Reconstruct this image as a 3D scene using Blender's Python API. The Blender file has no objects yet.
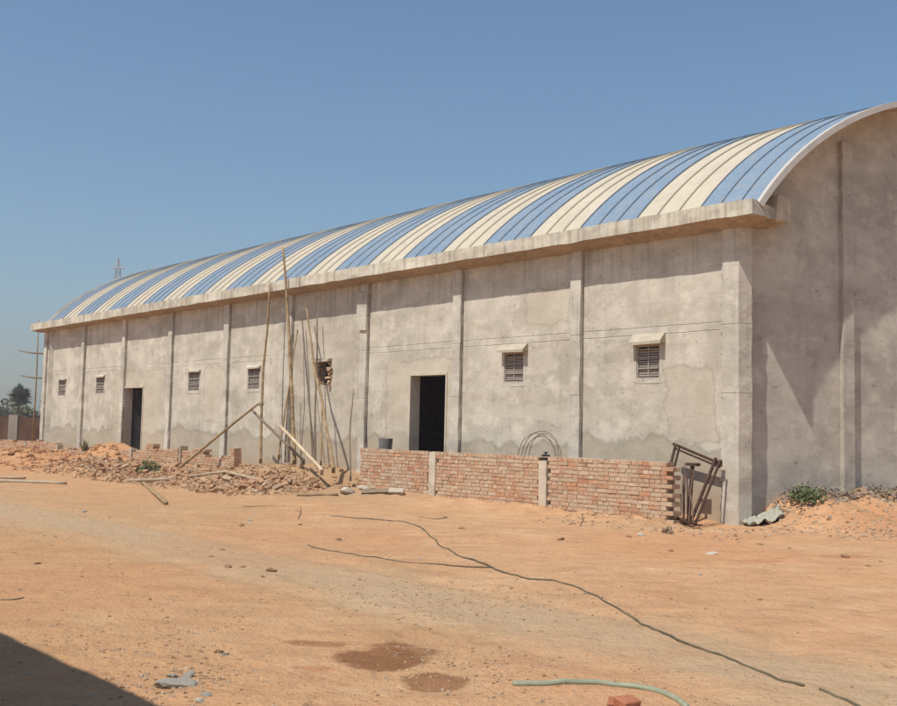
import bpy, bmesh, math, random
import numpy as np
from mathutils import Vector, Matrix, noise
random.seed(7)
SC = bpy.context.scene
COL = SC.collection
PI = math.pi

# ------------------------------------------------------------------ camera maths
F, CX, CY, EYE = 1040.0, 448.5, 353.0, 1.5
U_ = Vector((302, -14000, F)).normalized()
FW_ = (Vector((0, 0, 1)) - U_.z * U_).normalized()
X_ = FW_.cross(U_)

SUN = None
def ray(x, y):
    c = Vector((x - CX, y - CY, F))
    return Vector((X_.dot(c), FW_.dot(c), U_.dot(c)))

def gnd(x, y, z=0.0):
    r = ray(x, y); t = (z - EYE) / r.z
    return Vector((0, 0, EYE)) + t * r

def hit(x, y, P, n):
    r = ray(x, y); o = Vector((0, 0, EYE)); t = (P - o).dot(n) / r.dot(n)
    return o + t * r

UP = Vector((0, 0, 1))
C0 = Vector((4.993, 17.842, 0))
UU = Vector((-0.6624, 0.7492, 0)).normalized()      # along the facade, away from the camera
NN = Vector((-UU.y, UU.x, 0))                         # out of the facade
VV = Vector((0.9393, 0.3432, 0)).normalized()        # along the gable
GG = Vector((VV.y, -VV.x, 0))                         # out of the gable

SUN = (NN * .495 - UU * .018 + UP * .868).normalized()      # towards the sun
def S(s, n, z): return C0 + UU * s + NN * n + UP * z
def G(t, g, z): return C0 + VV * t + GG * g + UP * z
def onF(x, y, n=0.0): return hit(x, y, C0 + NN * n, NN)
def onG(x, y, g=0.0): return hit(x, y, C0 + GG * g, GG)

# ------------------------------------------------------------------ object helpers
def setp(o, label=None, cat=None, group=None, kind=None):
    if label: o['label'] = label
    if cat: o['category'] = cat
    if group: o['group'] = group
    if kind: o['kind'] = kind
    return o

def empty(name, loc, label, cat, group=None):
    o = bpy.data.objects.new(name, None); COL.objects.link(o)
    o.location = loc; o.empty_display_size = .2
    return setp(o, label, cat, group)

class MB:
    """collects faces in world space, then links them as ONE mesh object"""
    def __init__(s): s.v = []; s.f = []; s.c = []; s.smooth = False
    def quad(s, *p, col=None):
        i = len(s.v); s.v += [Vector(q) for q in p]; s.f.append(tuple(range(i, i + len(p)))); s.c.append(col)
    def hexa(s, p, col=None):
        # p: 8 points, bottom ring 0-3 then top ring 4-7
        i = len(s.v); s.v += [Vector(q) for q in p]
        for f in ((0, 3, 2, 1), (4, 5, 6, 7), (0, 1, 5, 4), (1, 2, 6, 5), (2, 3, 7, 6), (3, 0, 4, 7)):
            s.f.append(tuple(i + k for k in f)); s.c.append(col)
    def fbox(s, s0, s1, n0, n1, z0, z1, fr=None, col=None, jit=0.0):
        fr = fr or S
        P = [fr(a, b, z) for z in (z0, z1) for a, b in ((s0, n0), (s1, n0), (s1, n1), (s0, n1))]
        if jit: P = [q + Vector((random.uniform(-jit, jit), random.uniform(-jit, jit), random.uniform(-jit, jit))) for q in P]
        s.hexa(P, col)
    def tube(s, pts, rad, seg=8, col=None, wob=0.0):
        pts = [Vector(p) for p in pts]
        if not isinstance(rad, (list, tuple)): rad = [rad] * len(pts)
        rings = []
        prev = None
        for k, p in enumerate(pts):
            d = (pts[min(k + 1, len(pts) - 1)] - pts[max(k - 1, 0)]).normalized()
            a = d.cross(UP if abs(d.z) < .9 else Vector((1, 0, 0))).normalized()
            if prev is not None:
                a = (prev - d * prev.dot(d)).normalized()
            prev = a
            b = d.cross(a)
            i = len(s.v)
            for q in range(seg):
                an = 2 * PI * q / seg
                r = rad[k] * (1 + random.uniform(-wob, wob))
                s.v.append(p + (a * math.cos(an) + b * math.sin(an)) * r)
            rings.append(i)
        for k in range(len(rings) - 1):
            for q in range(seg):
                q2 = (q + 1) % seg
                s.f.append((rings[k] + q, rings[k] + q2, rings[k + 1] + q2, rings[k + 1] + q)); s.c.append(col)
        s.f.append(tuple(rings[0] + q for q in range(seg))[::-1]); s.c.append(col)
        s.f.append(tuple(rings[-1] + q for q in range(seg))); s.c.append(col)
    def build(s, name, mat, parent=None, smooth=False, base=None):
        me = bpy.data.meshes.new(name)
        if parent is not None:
            off = parent_loc(parent)
        elif base is not None: off = Vector(base)
        else: off = Vector((0, 0, 0))
        me.from_pydata([tuple(q - off) for q in s.v], [], s.f)
        if any(c is not None for c in s.c):
            at = me.color_attributes.new('tone', 'FLOAT_COLOR', 'CORNER')
            k = 0
            for f, c in zip(s.f, s.c):
                c = c or (.5, .5, .5)
                for _ in f: at.data[k].color = (c[0], c[1], c[2], 1); k += 1
        bm = bmesh.new(); bm.from_mesh(me); bmesh.ops.recalc_face_normals(bm, faces=bm.faces); bm.to_mesh(me); bm.free()
        me.materials.append(mat)
        if smooth:
            me.polygons.foreach_set('use_smooth', [True] * len(me.polygons))
        o = bpy.data.objects.new(name, me); COL.objects.link(o)
        if parent is not None: o.parent = parent
        elif base is not None: o.location = off
        return o

def parent_loc(p):
    l = Vector(p.location)
    while p.parent: p = p.parent; l += p.location
    return l

def copy_tree(o, parent=None):
    c = o.copy(); COL.objects.link(c); c.parent = parent
    for ch in [x for x in bpy.data.objects if x.parent == o]: copy_tree(ch, c)
    return c

def smoothstep(a, b, x):
    t = max(0.0, min(1.0, (x - a) / (b - a))); return t * t * (3 - 2 * t)
def bump1(x, c, w): return math.exp(-((x - c) / w) ** 2)

# ------------------------------------------------------------------ ground height
TRK = [gnd(300, 572), gnd(430, 598), gnd(560, 625), gnd(700, 655), gnd(897, 700)]
def ground_z(x, y):
    P = Vector((x, y, 0)); d = P - C0
    s = d.dot(UU); n = d.dot(NN); g = d.dot(GG); t = d.dot(VV)
    z = 0.0
    nz = noise.noise(Vector((x * .35, y * .35, 0)))
    n2 = noise.noise(Vector((x * 1.3, y * 1.3, 5)))
    n3 = noise.noise(Vector((x * 3.7, y * 3.7, 9)))
    z += .035 * nz * smoothstep(3, 9, y) + .016 * n2 + .012 * n3 + .008 * noise.noise(Vector((x * 8, y * 8, 2)))
    a_, e_ = TRK[0], TRK[4]; dd = (e_ - a_).normalized()
    q_ = (x - a_.x) * -dd.y + (y - a_.y) * dd.x + .18 * nz
    for off_ in (-.75, .75): z -= .022 * bump1(q_, off_, .13) * (1 + .8 * n2); z += .010 * bump1(q_, off_ + .25, .1)
    if n > -6 or g > 0:
        # collapsed stretch of the brick wall: long heap
        if n > -1:
            sl = smoothstep(9.3, 11.2, s) * (1 - smoothstep(19.5, 23, s))
            fall = 1 - smoothstep(.2, 3.6, n)
            z += ((.50 - .14 * smoothstep(14, 16, s)) + .12 * nz + .1 * n2) * sl * fall
            # slight berm in front of the standing brick wall
            sb = smoothstep(.2, 1.0, s) * (1 - smoothstep(9.2, 10.2, s))
            z += .09 * sb * (1 - smoothstep(1.0, 2.8, n)) * (1 + .6 * n3)
            # pit by the leaning frame
            z -= .07 * bump1(s, .25, .45) * bump1(n, .8, .5)
            # earth heaps on the left
            z += (.80 + .25 * n2) * bump1(s, 23.4, 1.6) * bump1(n, .5, 1.3)
            z += (.38 + .2 * n2) * bump1(s, 27.0, 2.8) * bump1(n, 2.6, 1.2)
            z += (.34 + .12 * n2) * smoothstep(24.5, 27.5, s) * (1 - smoothstep(33.0, 37.5, s)) * (1 - smoothstep(1.1, 3.6, n))
            z += .25 * bump1(s, 21, 2) * bump1(n, 2.5, 1.2)
        # berm along the gable foot
        if t > -1 and g > -1.5:
            edge = smoothstep(.2, 1.15, t + .3 * n2)
            z += (.44 + .16 * n2 + .11 * n3 + .05 * smoothstep(2, 4, t)) * edge * (1 - smoothstep(.1, 2.5 + .5 * nz, g)) ** 1.6
            z += .10 * bump1(t, 1.1, .9) * bump1(g, 1.6, .8)
    return z

def GP(x, y, dz=0.0):
    """a point of the uneven ground seen at photo pixel x, y"""
    z = 0.0
    for _ in range(6):
        p = gnd(x, y, z); z = .5 * z + .5 * ground_z(p.x, p.y)
    p = gnd(x, y, z); p.z = ground_z(p.x, p.y) + dz
    return p

# ------------------------------------------------------------------ materials
def newmat(name, rough=.9, spec=.2):
    m = bpy.data.materials.new(name); m.use_nodes = True
    nt = m.node_tree; b = nt.nodes['Principled BSDF']
    b.inputs['Roughness'].default_value = rough
    b.inputs['Specular IOR Level'].default_value = spec
    return m, nt, b
class N:
    def __init__(s, nt): s.nt = nt; s.L = nt.links
    def n(s, t, **kw):
        o = s.nt.nodes.new(t)
        for k, v in kw.items(): setattr(o, k, v)
        return o
    def link(s, a, b): s.L.new(a, b)
    def pos(s): return s.n('ShaderNodeNewGeometry').outputs['Position']
    def noise(s, vec, scale, detail=6, rough=.6, dist=0, w=None):
        o = s.n('ShaderNodeTexNoise'); o.inputs['Scale'].default_value = scale
        o.inputs['Detail'].default_value = detail; o.inputs['Roughness'].default_value = rough
        o.inputs['Distortion'].default_value = dist
        s.link(vec, o.inputs['Vector']); return o.outputs['Fac']
    def ramp(s, fac, stops, interp='LINEAR'):
        o = s.n('ShaderNodeValToRGB'); o.color_ramp.interpolation = interp
        e = o.color_ramp.elements
        while len(e) < len(stops): e.new(.5)
        for k, (p, c) in enumerate(stops):
            e[k].position = p; e[k].color = (c, c, c, 1) if isinstance(c, (int, float)) else (*c, 1)
        s.link(fac, o.inputs[0]); return o.outputs[0]
    def mix(s, fac, a, b, mode='MIX'):
        o = s.n('ShaderNodeMix', data_type='RGBA', blend_type=mode)
        for sock, val in ((o.inputs[0], fac), (o.inputs[6], a), (o.inputs[7], b)):
            if hasattr(val, 'links'): s.link(val, sock)
            elif isinstance(val, (int, float)): sock.default_value = val
            else: sock.default_value = (*val, 1)
        return o.outputs[2]
    def math(s, op, a, b=None, c=None, clamp=False):
        o = s.n('ShaderNodeMath', operation=op); o.use_clamp = clamp
        for i, val in enumerate((a, b, c)):
            if val is None: continue
            if hasattr(val, 'links'): s.link(val, o.inputs[i])
            else: o.inputs[i].default_value = val
        return o.outputs[0]
    def maprange(s, v, a, b, c=0, d=1, smooth=True):
        o = s.n('ShaderNodeMapRange'); o.interpolation_type = 'SMOOTHSTEP' if smooth else 'LINEAR'
        s.link(v, o.inputs[0])
        for i, x in zip((1, 2, 3, 4), (a, b, c, d)): o.inputs[i].default_value = x
        return o.outputs[0]
    def scaled(s, vec, sc):
        o = s.n('ShaderNodeMapping'); o.inputs['Scale'].default_value = sc; s.link(vec, o.inputs[0]); return o.outputs[0]
    def frame_vec(s, a, b):
        """position in the frame (along a, along b, z) measured from the building corner"""
        p = s.pos()
        sub = s.n('ShaderNodeVectorMath', operation='SUBTRACT'); s.link(p, sub.inputs[0]); sub.inputs[1].default_value = C0
        out = s.n('ShaderNodeCombineXYZ')
        comps = []
        for d in (a, b, UP):
            o = s.n('ShaderNodeVectorMath', operation='DOT_PRODUCT'); s.link(sub.outputs[0], o.inputs[0]); o.inputs[1].default_value = d
            s.link(o.outputs['Value'], out.inputs[len(comps)]); comps.append(o.outputs['Value'])
        return out.outputs[0], comps
    def bump(s, b, h, strength, dist, prev=None):
        o = s.n('ShaderNodeBump'); o.inputs['Strength'].default_value = strength; o.inputs['Distance'].default_value = dist
        s.link(h, o.inputs['Height'])
        if prev is not None: s.link(prev, o.inputs['Normal'])
        s.link(o.outputs[0], b.inputs['Normal']); return o.outputs[0]

def concrete(name, light, dark, brown, frame=(UU, NN), damp=True, streak=.35, patches=True, joint=None, bumpk=.55, drips=True, repairs=()):
    m, nt, b = newmat(name, .93, .15); q = N(nt)
    vec, (a, n_, z) = q.frame_vec(*frame)
    big = q.noise(vec, .55, 6, .62, .1)
    mid = q.noise(vec, 2.2, 7, .68, .1)
    trow = q.noise(q.scaled(vec, (1, 1, 3.5)), 1.1, 5, .6, .2)       # horizontal trowel bands
    st = q.noise(q.scaled(vec, (5.0, 5.0, .45)), 1.4, 5, .65)        # vertical streaks
    fine = q.noise(vec, 22, 5, .7)
    c = q.mix(q.ramp(big, [(.34, 0), (.64, 1)]), dark, light)
    c = q.mix(q.math('MULTIPLY', q.ramp(trow, [(.45, 0), (.7, 1)]), .45), c, brown)
    c = q.mix(q.math('MULTIPLY', q.ramp(st, [(.5, 0), (.75, 1)]), streak), c, tuple(x * .62 for x in dark))
    if patches:                                                       # paler cement wash, blotchy
        c = q.mix(q.math('MULTIPLY', q.ramp(mid, [(.52, 0), (.66, 1)]), .5), c, tuple(min(.75, x * 1.25) for x in light))
        c = q.mix(q.math('MULTIPLY', q.ramp(mid, [(.30, 1), (.42, 0)]), .45), c, tuple(x * .7 for x in dark))
    c = q.mix(q.math('MULTIPLY', q.ramp(fine, [(.3, 1), (.5, 0)]), .22), c, tuple(x * .6 for x in dark))
    pit = q.noise(vec, 9, 3, .5)
    c = q.mix(q.math('MULTIPLY', q.ramp(pit, [(.27, 1), (.33, 0)]), .55), c, tuple(x * .5 for x in dark))
    fld = q.noise(q.scaled(vec, (.8, .8, 1.7)), 1.15, 8, .62, .15)
    c = q.mix(q.math('MULTIPLY', q.maprange(fld, .50, .56, 0, 1), .30), c, tuple(min(.8, x * 1.16) for x in light))
    c = q.mix(q.math('MULTIPLY', q.maprange(fld, .39, .45, 1, 0), .30), c, tuple(x * .8 for x in brown))
    if damp:
        edge = q.math('ADD', z, q.math('MULTIPLY', q.math('SUBTRACT', q.noise(q.scaled(vec, (1, 1, .3)), .9, 6, .62), .5), -1.3))
        d = q.maprange(edge, 1.24, 1.34, 1, 0)
        c = q.mix(q.math('MULTIPLY', d, .6), c, tuple(x * y for x, y in zip(dark, (.90, .82, .72))))
        rim = q.math('MULTIPLY', q.maprange(edge, 1.2, 1.3, 0, 1), q.maprange(edge, 1.3, 1.38, 1, 0))
        c = q.mix(q.math('MULTIPLY', rim, .4), c, tuple(x * .55 for x in dark))
        # red dust splashed up from the earth
        du = q.maprange(q.math('ADD', z, q.math('MULTIPLY', mid, .5)), .5, 1.1, 1, 0)
        c = q.mix(q.math('MULTIPLY', du, .4), c, (.36, .24, .15))
    # rain drips under the eaves, hairline cracks
    dr = q.noise(q.scaled(vec, (7, 7, .22)), 1.2, 4, .6)
    if drips: c = q.mix(q.math('MULTIPLY', q.math('MULTIPLY', q.ramp(dr, [(.52, 0), (.66, 1)]), q.maprange(z, 3.9, 5.1, 0, 1)), .5), c, tuple(x * .58 for x in dark))
    dv = q.n('ShaderNodeVectorMath', operation='ADD'); q.link(vec, dv.inputs[0])
    nv_ = q.n('ShaderNodeTexNoise'); nv_.inputs['Scale'].default_value = 1.6; nv_.inputs['Detail'].default_value = 6; q.link(vec, nv_.inputs['Vector']); q.link(nv_.outputs['Color'], dv.inputs[1])
    vo_ = q.n('ShaderNodeTexVoronoi', feature='DISTANCE_TO_EDGE'); vo_.inputs['Scale'].default_value = .75; q.link(dv.outputs[0], vo_.inputs['Vector'])
    ck = q.math('MULTIPLY', q.maprange(vo_.outputs['Distance'], .002, .010, 1, 0), q.ramp(q.noise(vec, .5, 3), [(.52, 0), (.6, 1)]))
    c = q.mix(q.math('MULTIPLY', ck, .2), c, tuple(x * .45 for x in dark))
    for (r0, r1, y0, y1, fc) in repairs:          # re-rendered areas with their own ragged outline
        wa = q.math('ADD', a, q.math('MULTIPLY', q.math('SUBTRACT', q.noise(vec, 1.7, 5), .5), .7)); wz = q.math('ADD', z, q.math('MULTIPLY', q.math('SUBTRACT', q.noise(q.scaled(vec, (1.3, 1.3, .9)), 1.9, 5), .5), .55))
        da = q.math('SUBTRACT', q.math('ABSOLUTE', q.math('SUBTRACT', wa, (r0 + r1) / 2)), (r1 - r0) / 2)
        dz = q.math('SUBTRACT', q.math('ABSOLUTE', q.math('SUBTRACT', wz, (y0 + y1) / 2)), (y1 - y0) / 2)
        dd_ = q.math('MAXIMUM', da, dz)
        c = q.mix(q.math('MULTIPLY', q.maprange(dd_, -.02, .02, 1, 0), .45), c, tuple(x * fc for x in brown))
        c = q.mix(q.math('MULTIPLY', q.math('MULTIPLY', q.maprange(dd_, -.07, -.02, 0, 1), q.maprange(dd_, -.01, .03, 1, 0)), .3), c, tuple(x * .6 for x in dark))
    tw = q.noise(q.scaled(vec, (1.2, 1.2, 6)), 3.2, 5, .6, .8)
    h = q.math('ADD', q.math('MULTIPLY', mid, .8), q.math('MULTIPLY', fine, .35))
    h = q.math('ADD', h, q.math('MULTIPLY', tw, .22))
    if joint:
        for jz in joint:                                              # a real cut line in the render coat
            jn = q.math('ADD', z, q.math('MULTIPLY', q.math('SUBTRACT', mid, .5), .035))
            k = q.math('ABSOLUTE', q.math('SUBTRACT', jn, jz))
            l = q.maprange(k, .004, .013, 1, 0)
            brk = q.ramp(q.noise(vec, .8, 3), [(.4, 0), (.5, 1)])
            l = q.math('MULTIPLY', l, brk)
            c = q.mix(q.math('MULTIPLY', l, .42), c, tuple(x * .5 for x in dark))
            h = q.math('SUBTRACT', h, l)
    q.link(c, b.inputs['Base Color'])
    q.bump(b, h, bumpk, .02)
    return m

LI = (.60, .545, .455); DK = (.42, .38, .31); BR = (.475, .405, .31)
M = {}
M['plaster'] = concrete('cement_plaster', LI, DK, BR, joint=(3.36, 3.50), repairs=((7.3, 9.9, -1, 3.15, 1.12), (3.9, 5.2, 3.7, 4.5, 1.2), (.5, 1.6, 1.4, 2.7, .98), (17.6, 19.0, 1.6, 3.3, 1.15), (21.6, 25.5, -1, 3.3, 1.1)))
M['plaster_brown'] = concrete('brown_cement_plaster', (.53, .475, .39), (.42, .37, .30), (.45, .385, .295))
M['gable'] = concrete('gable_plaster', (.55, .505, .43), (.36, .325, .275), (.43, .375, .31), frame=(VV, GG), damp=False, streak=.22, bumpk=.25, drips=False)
M['pilaster'] = concrete('pilaster_concrete', (.60, .55, .47), (.43, .39, .325), (.47, .405, .32), damp=False, streak=.5, joint=(3.44, 2.24))
M['slab'] = concrete('slab_concrete', (.70, .63, .51), (.42, .37, .295), (.50, .42, .31), damp=False, streak=.95)
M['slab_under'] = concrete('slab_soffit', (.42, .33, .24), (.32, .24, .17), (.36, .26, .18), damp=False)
M['post'] = concrete('post_concrete', (.62, .54, .43), (.46, .39, .30), (.52, .40, .28), damp=False)

def simple(name, c1, c2, scale=6, rough=.85, spec=.2, bump=.3, bdist=.01, detail=5, metal=0):
    m, nt, b = newmat(name, rough, spec); q = N(nt)
    tc = q.n('ShaderNodeTexCoord').outputs['Object']
    f = q.noise(tc, scale, detail, .6)
    q.link(q.mix(q.ramp(f, [(.32, 0), (.68, 1)]), c1, c2), b.inputs['Base Color'])
    b.inputs['Metallic'].default_value = metal
    q.bump(b, q.noise(tc, scale * 4, 4), bump, bdist)
    return m
def toned(name, base, amt=1.0, rough=.9, scale=10, dust=None):
    m, nt, b = newmat(name, rough, .15); q = N(nt)
    at = q.n('ShaderNodeAttribute'); at.attribute_name = 'tone'
    p = q.pos(); f = q.noise(p, scale, 5, .65)
    c = q.mix(q.math('MULTIPLY', q.ramp(f, [(.35, 0), (.7, 1)]), .5), at.outputs['Color'], base)
    if dust:
        c = q.mix(q.math('MULTIPLY', q.ramp(q.noise(p, 2.4, 5, .6), [(.42, 0), (.62, 1)]), .7), c, dust)
    q.link(c, b.inputs['Base Color'])
    q.bump(b, q.noise(p, scale * 5, 4, .7), .5, .01)
    return m
M['brick'] = toned('burnt_brick', (.48, .28, .17), rough=.92, dust=(.54, .41, .285))
M['brick_earth'] = toned('earth_covered_brick', (.48, .29, .17), rough=.95, scale=5, dust=(.54, .36, .22))
M['mortar'] = simple('brick_mortar', (.48, .39, .30), (.38, .30, .23), 8)
M['rubble'] = toned('rubble_mix', (.38, .23, .13), dust=(.50, .31, .17))
M['bamboo'] = simple('weathered_bamboo', (.40, .28, .15), (.22, .15, .085), 3, .75, bump=.4)
M['bamboo_pale'] = simple('pale_bamboo', (.60, .48, .33), (.42, .32, .2), 3, .75)
M['bamboo_dark'] = simple('dark_bamboo', (.16, .12, .085), (.24, .18, .12), 3, .8)
M['plank'] = simple('bleached_wood', (.47, .37, .26), (.34, .26, .175), 5, .85)
M['rust'] = simple('rusty_steel', (.055, .028, .018), (.10, .055, .038), 14, .8, .3, .5, .004)
M['rebar'] = simple('rebar_steel', (.14, .08, .055), (.25, .16, .11), 20, .7, .4)
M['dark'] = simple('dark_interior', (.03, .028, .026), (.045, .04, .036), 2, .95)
M['grille'] = simple('old_louvre', (.31, .265, .225), (.42, .37, .32), 18, .8, .3)
M['shade'] = simple('precast_shade', (.50, .435, .34), (.38, .325, .25), 6, .9)
M['soot'] = simple('reveal_concrete', (.28, .24, .2), (.2, .17, .14), 4, .9)
M['doorleaf'] = simple('shade_dark_door_leaf', (.05, .05, .05), (.08, .078, .075), 2, .7)  # near black: the far doorway's inner shade is put into this colour
M['black'] = simple('black_plastic', (.02, .02, .02), (.035, .035, .035), 8, .5, .4)
M['bucket'] = simple('grey_bucket', (.14, .14, .14), (.2, .19, .18), 5, .6)
M['cable'] = simple('dusty_cable', (.07, .065, .045), (.17, .13, .08), 3, .7)
M['hose'] = simple('green_hose', (.20, .235, .155), (.34, .33, .23), 6, .5, .4)
M['tarp'] = simple('pale_green_sack', (.34, .35, .29), (.46, .41, .33), 5, .7, bump=.8, bdist=.03)
M['stone'] = simple('grey_stone', (.42, .38, .32), (.28, .25, .21), 6, .9, bump=.6, bdist=.02)
M['palestone'] = simple('pale_mortar_lump', (.62, .56, .47), (.48, .42, .34), 6, .9, bump=.6, bdist=.02)
M['clod'] = simple('earth_clod', (.42, .25, .14), (.27, .15, .085), 9, .95, bump=.6, bdist=.02)
M['redbrick'] = simple('red_brick_piece', (.42, .17, .09), (.33, .13, .075), 12, .92, bump=.6, bdist=.01)
M['leaf'] = simple('green_leaf', (.07, .11, .035), (.12, .15, .06), 7, .6, .3)
M['dryleaf'] = simple('dry_twigs', (.22, .17, .11), (.32, .26, .18), 7, .8)
M['agave'] = simple('agave_leaf', (.13, .17, .09), (.24, .27, .16), 4, .6, .3)
M['palm'] = simple('palm_leaf', (.09, .12, .065), (.19, .22, .13), 2, .6, .3)  # greens lightened, distance haze painted into the leaf colour
M['tree'] = simple('tree_leaf', (.08, .10, .055), (.13, .15, .08), 2, .7, .2)
M['bark'] = simple('bark', (.13, .10, .075), (.2, .16, .12), 4, .9)
M['pylon'] = simple('galvanised_steel', (.36, .37, .38), (.44, .45, .46), 1, .5, .4)
M['farwall'] = simple('far_brown_brick', (.075, .042, .028), (.15, .09, .06), .9, .95, bump=.4, bdist=.05)
M['farpanel'] = simple('far_grey_plaster', (.33, .29, .25), (.26, .23, .2), 1, .95)
M['nextbuild'] = simple('neighbour_plaster', (.5, .46, .4), (.38, .34, .29), 1.5, .9)

def sheet_mat(name, c1, c2, spec=.35, rough=.42):
    m, nt, b = newmat(name, rough, spec); q = N(nt)
    p = q.pos()
    f = q.noise(p, 1.2, 5, .65); g_ = q.noise(p, 7, 4, .7)
    c = q.mix(q.ramp(f, [(.35, 0), (.68, 1)]), c1, c2)
    c = q.mix(q.math('MULTIPLY', q.ramp(g_, [(.46, 0), (.72, 1)]), .4), c, (.36, .31, .25))
    sp_ = q.noise(p, 34, 3, .7)
    c = q.mix(q.math('MULTIPLY', q.ramp(sp_, [(.5, 0), (.7, 1)]), .25), c, (.42, .37, .30))
    q.link(c, b.inputs['Base Color'])
    q.bump(b, q.math('ADD', g_, q.math('MULTIPLY', f, 4.0)), .25, .012)
    return m
M['blue'] = sheet_mat('blue_sheet', (.155, .235, .335), (.20, .275, .36), rough=.5)
M['cream'] = sheet_mat('cream_sheet', (.56, .49, .375), (.50, .435, .33), rough=.5)
M['trim'] = sheet_mat('roof_trim', (.55, .52, .48), (.50, .45, .40))
M['rib'] = sheet_mat('sheet_rib_blue', (.11, .15, .20), (.14, .175, .22))
M['ribc'] = sheet_mat('sheet_rib_cream', (.42, .36, .275), (.38, .33, .25))

# ground
def ground_mat():
    m, nt, b = newmat('orange_earth', .96, .1); q = N(nt)
    p = q.pos()
    big = q.noise(p, .16, 5, .6, .5); mid = q.noise(p, .75, 6, .62, .3); sm = q.noise(p, 4.5, 6, .65); fine = q.noise(p, 26, 5, .7)
    c = q.mix(q.ramp(big, [(.38, 0), (.62, 1)]), (.63, .345, .18), (.56, .345, .19))
    c = q.mix(q.math('MULTIPLY', q.ramp(mid, [(.5, 0), (.7, 1)]), .55), c, (.68, .455, .28))
    c = q.mix(q.math('MULTIPLY', q.ramp(mid, [(.28, 1), (.42, 0)]), .5), c, (.40, .20, .10))
    c = q.mix(q.math('MULTIPLY', q.ramp(sm, [(.3, 1), (.46, 0)]), .35), c, (.33, .18, .095))
    c = q.mix(q.math('MULTIPLY', q.ramp(fine, [(.34, 1), (.46, 0)]), .35), c, (.26, .15, .085))
    c = q.mix(q.math('MULTIPLY', q.ramp(fine, [(.6, 0), (.72, 1)]), .2), c, (.62, .45, .3))
    stk = q.noise(q.scaled(p, (.8, 1.8, 1)), 1.6, 7, .68, .4)
    c = q.mix(q.math('MULTIPLY', q.ramp(stk, [(.50, 0), (.62, 1)]), .34), c, (.37, .215, .125))
    c = q.mix(q.math('MULTIPLY', q.ramp(stk, [(.34, 1), (.44, 0)]), .35), c, (.68, .465, .29))
    spk = q.noise(p, 75, 3, .6)
    c = q.mix(q.math('MULTIPLY', q.ramp(spk, [(.30, 1), (.40, 0)]), .45), c, (.25, .15, .09))
    c = q.mix(q.math('MULTIPLY', q.ramp(spk, [(.64, 0), (.74, 1)]), .35), c, (.60, .46, .33))
    sep = q.n('ShaderNodeSeparateXYZ'); q.link(p, sep.inputs[0])
    X, Y = sep.outputs[0], sep.outputs[1]
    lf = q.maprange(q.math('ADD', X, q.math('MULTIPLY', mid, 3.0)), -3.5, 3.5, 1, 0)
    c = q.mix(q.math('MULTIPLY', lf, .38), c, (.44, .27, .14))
    # trodden grey-beige track: distance to a straight line
    a, e = TRK[0], TRK[4]; d = (e - a).normalized(); nx, ny = -d.y, d.x
    dist = q.math('ADD', q.math('ADD', q.math('MULTIPLY', X, nx), q.math('MULTIPLY', Y, ny)), -(nx * a.x + ny * a.y))
    dist = q.math('ADD', dist, q.math('MULTIPLY', q.math('SUBTRACT', mid, .5), 1.6))
    dist = q.math('ABSOLUTE', dist)
    c = q.mix(q.math('MULTIPLY', q.maprange(dist, .1, 1.2, 1, 0), .68), c, (.47, .35, .225))
    # dusty grey foot of the rubble and brick wall
    sub = q.n('ShaderNodeVectorMath', operation='SUBTRACT'); q.link(p, sub.inputs[0]); sub.inputs[1].default_value = C0
    dn = q.n('ShaderNodeVectorMath', operation='DOT_PRODUCT'); q.link(sub.outputs[0], dn.inputs[0]); dn.inputs[1].default_value = NN
    ds = q.n('ShaderNodeVectorMath', operation='DOT_PRODUCT'); q.link(sub.outputs[0], ds.inputs[0]); ds.inputs[1].default_value = UU
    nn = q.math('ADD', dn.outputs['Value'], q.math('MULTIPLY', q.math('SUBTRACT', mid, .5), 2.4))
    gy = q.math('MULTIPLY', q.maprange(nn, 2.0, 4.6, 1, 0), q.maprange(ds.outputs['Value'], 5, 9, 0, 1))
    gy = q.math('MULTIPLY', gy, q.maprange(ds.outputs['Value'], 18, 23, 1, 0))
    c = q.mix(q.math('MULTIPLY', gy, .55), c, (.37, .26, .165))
    gtx = q.math('ADD', X, q.math('MULTIPLY', q.math('SUBTRACT', mid, .5), 2.0)); gty = q.math('ADD', Y, q.math('MULTIPLY', q.math('SUBTRACT', cr0 := q.noise(p, .9, 5), .5), 2.5))
    for (rx_, ry_, rr, am_) in ((7.6, 16.6, 1.6, .5), (3.2, 14.6, 1.8, .3), (-13.5, 33.5, 4.5, .4), (-2.0, 13.5, 2.2, .22), (-3.4, 9.6, 1.6, .22), (1.0, 7.0, 1.0, .15)):
        ex = q.math('SUBTRACT', gtx, rx_); ey = q.math('MULTIPLY', q.math('SUBTRACT', gty, ry_), .7)
        r_ = q.math('SQRT', q.math('ADD', q.math('MULTIPLY', ex, ex), q.math('MULTIPLY', ey, ey)))
        c = q.mix(q.math('MULTIPLY', q.maprange(r_, rr * .5, rr, 1, 0), am_), c, (.56, .25, .12))
    # damp stains
    def stain(cx_, cy_, rx, ry, col, amt, rot=0):
        nonlocal c
        ddx = q.math('SUBTRACT', X, cx_); ddy = q.math('SUBTRACT', Y, cy_)
        ca, sa = math.cos(rot), math.sin(rot)
        ex = q.math('DIVIDE', q.math('ADD', q.math('MULTIPLY', ddx, ca), q.math('MULTIPLY', ddy, sa)), rx)
        ey = q.math('DIVIDE', q.math('ADD', q.math('MULTIPLY', ddx, -sa), q.math('MULTIPLY', ddy, ca)), ry)
        r = q.math('SQRT', q.math('ADD', q.math('MULTIPLY', ex, ex), q.math('MULTIPLY', ey, ey)))
        r = q.math('ADD', r, q.math('MULTIPLY', q.math('SUBTRACT', q.noise(p, 2.6, 5, .6), .5), 1.5))
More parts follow.
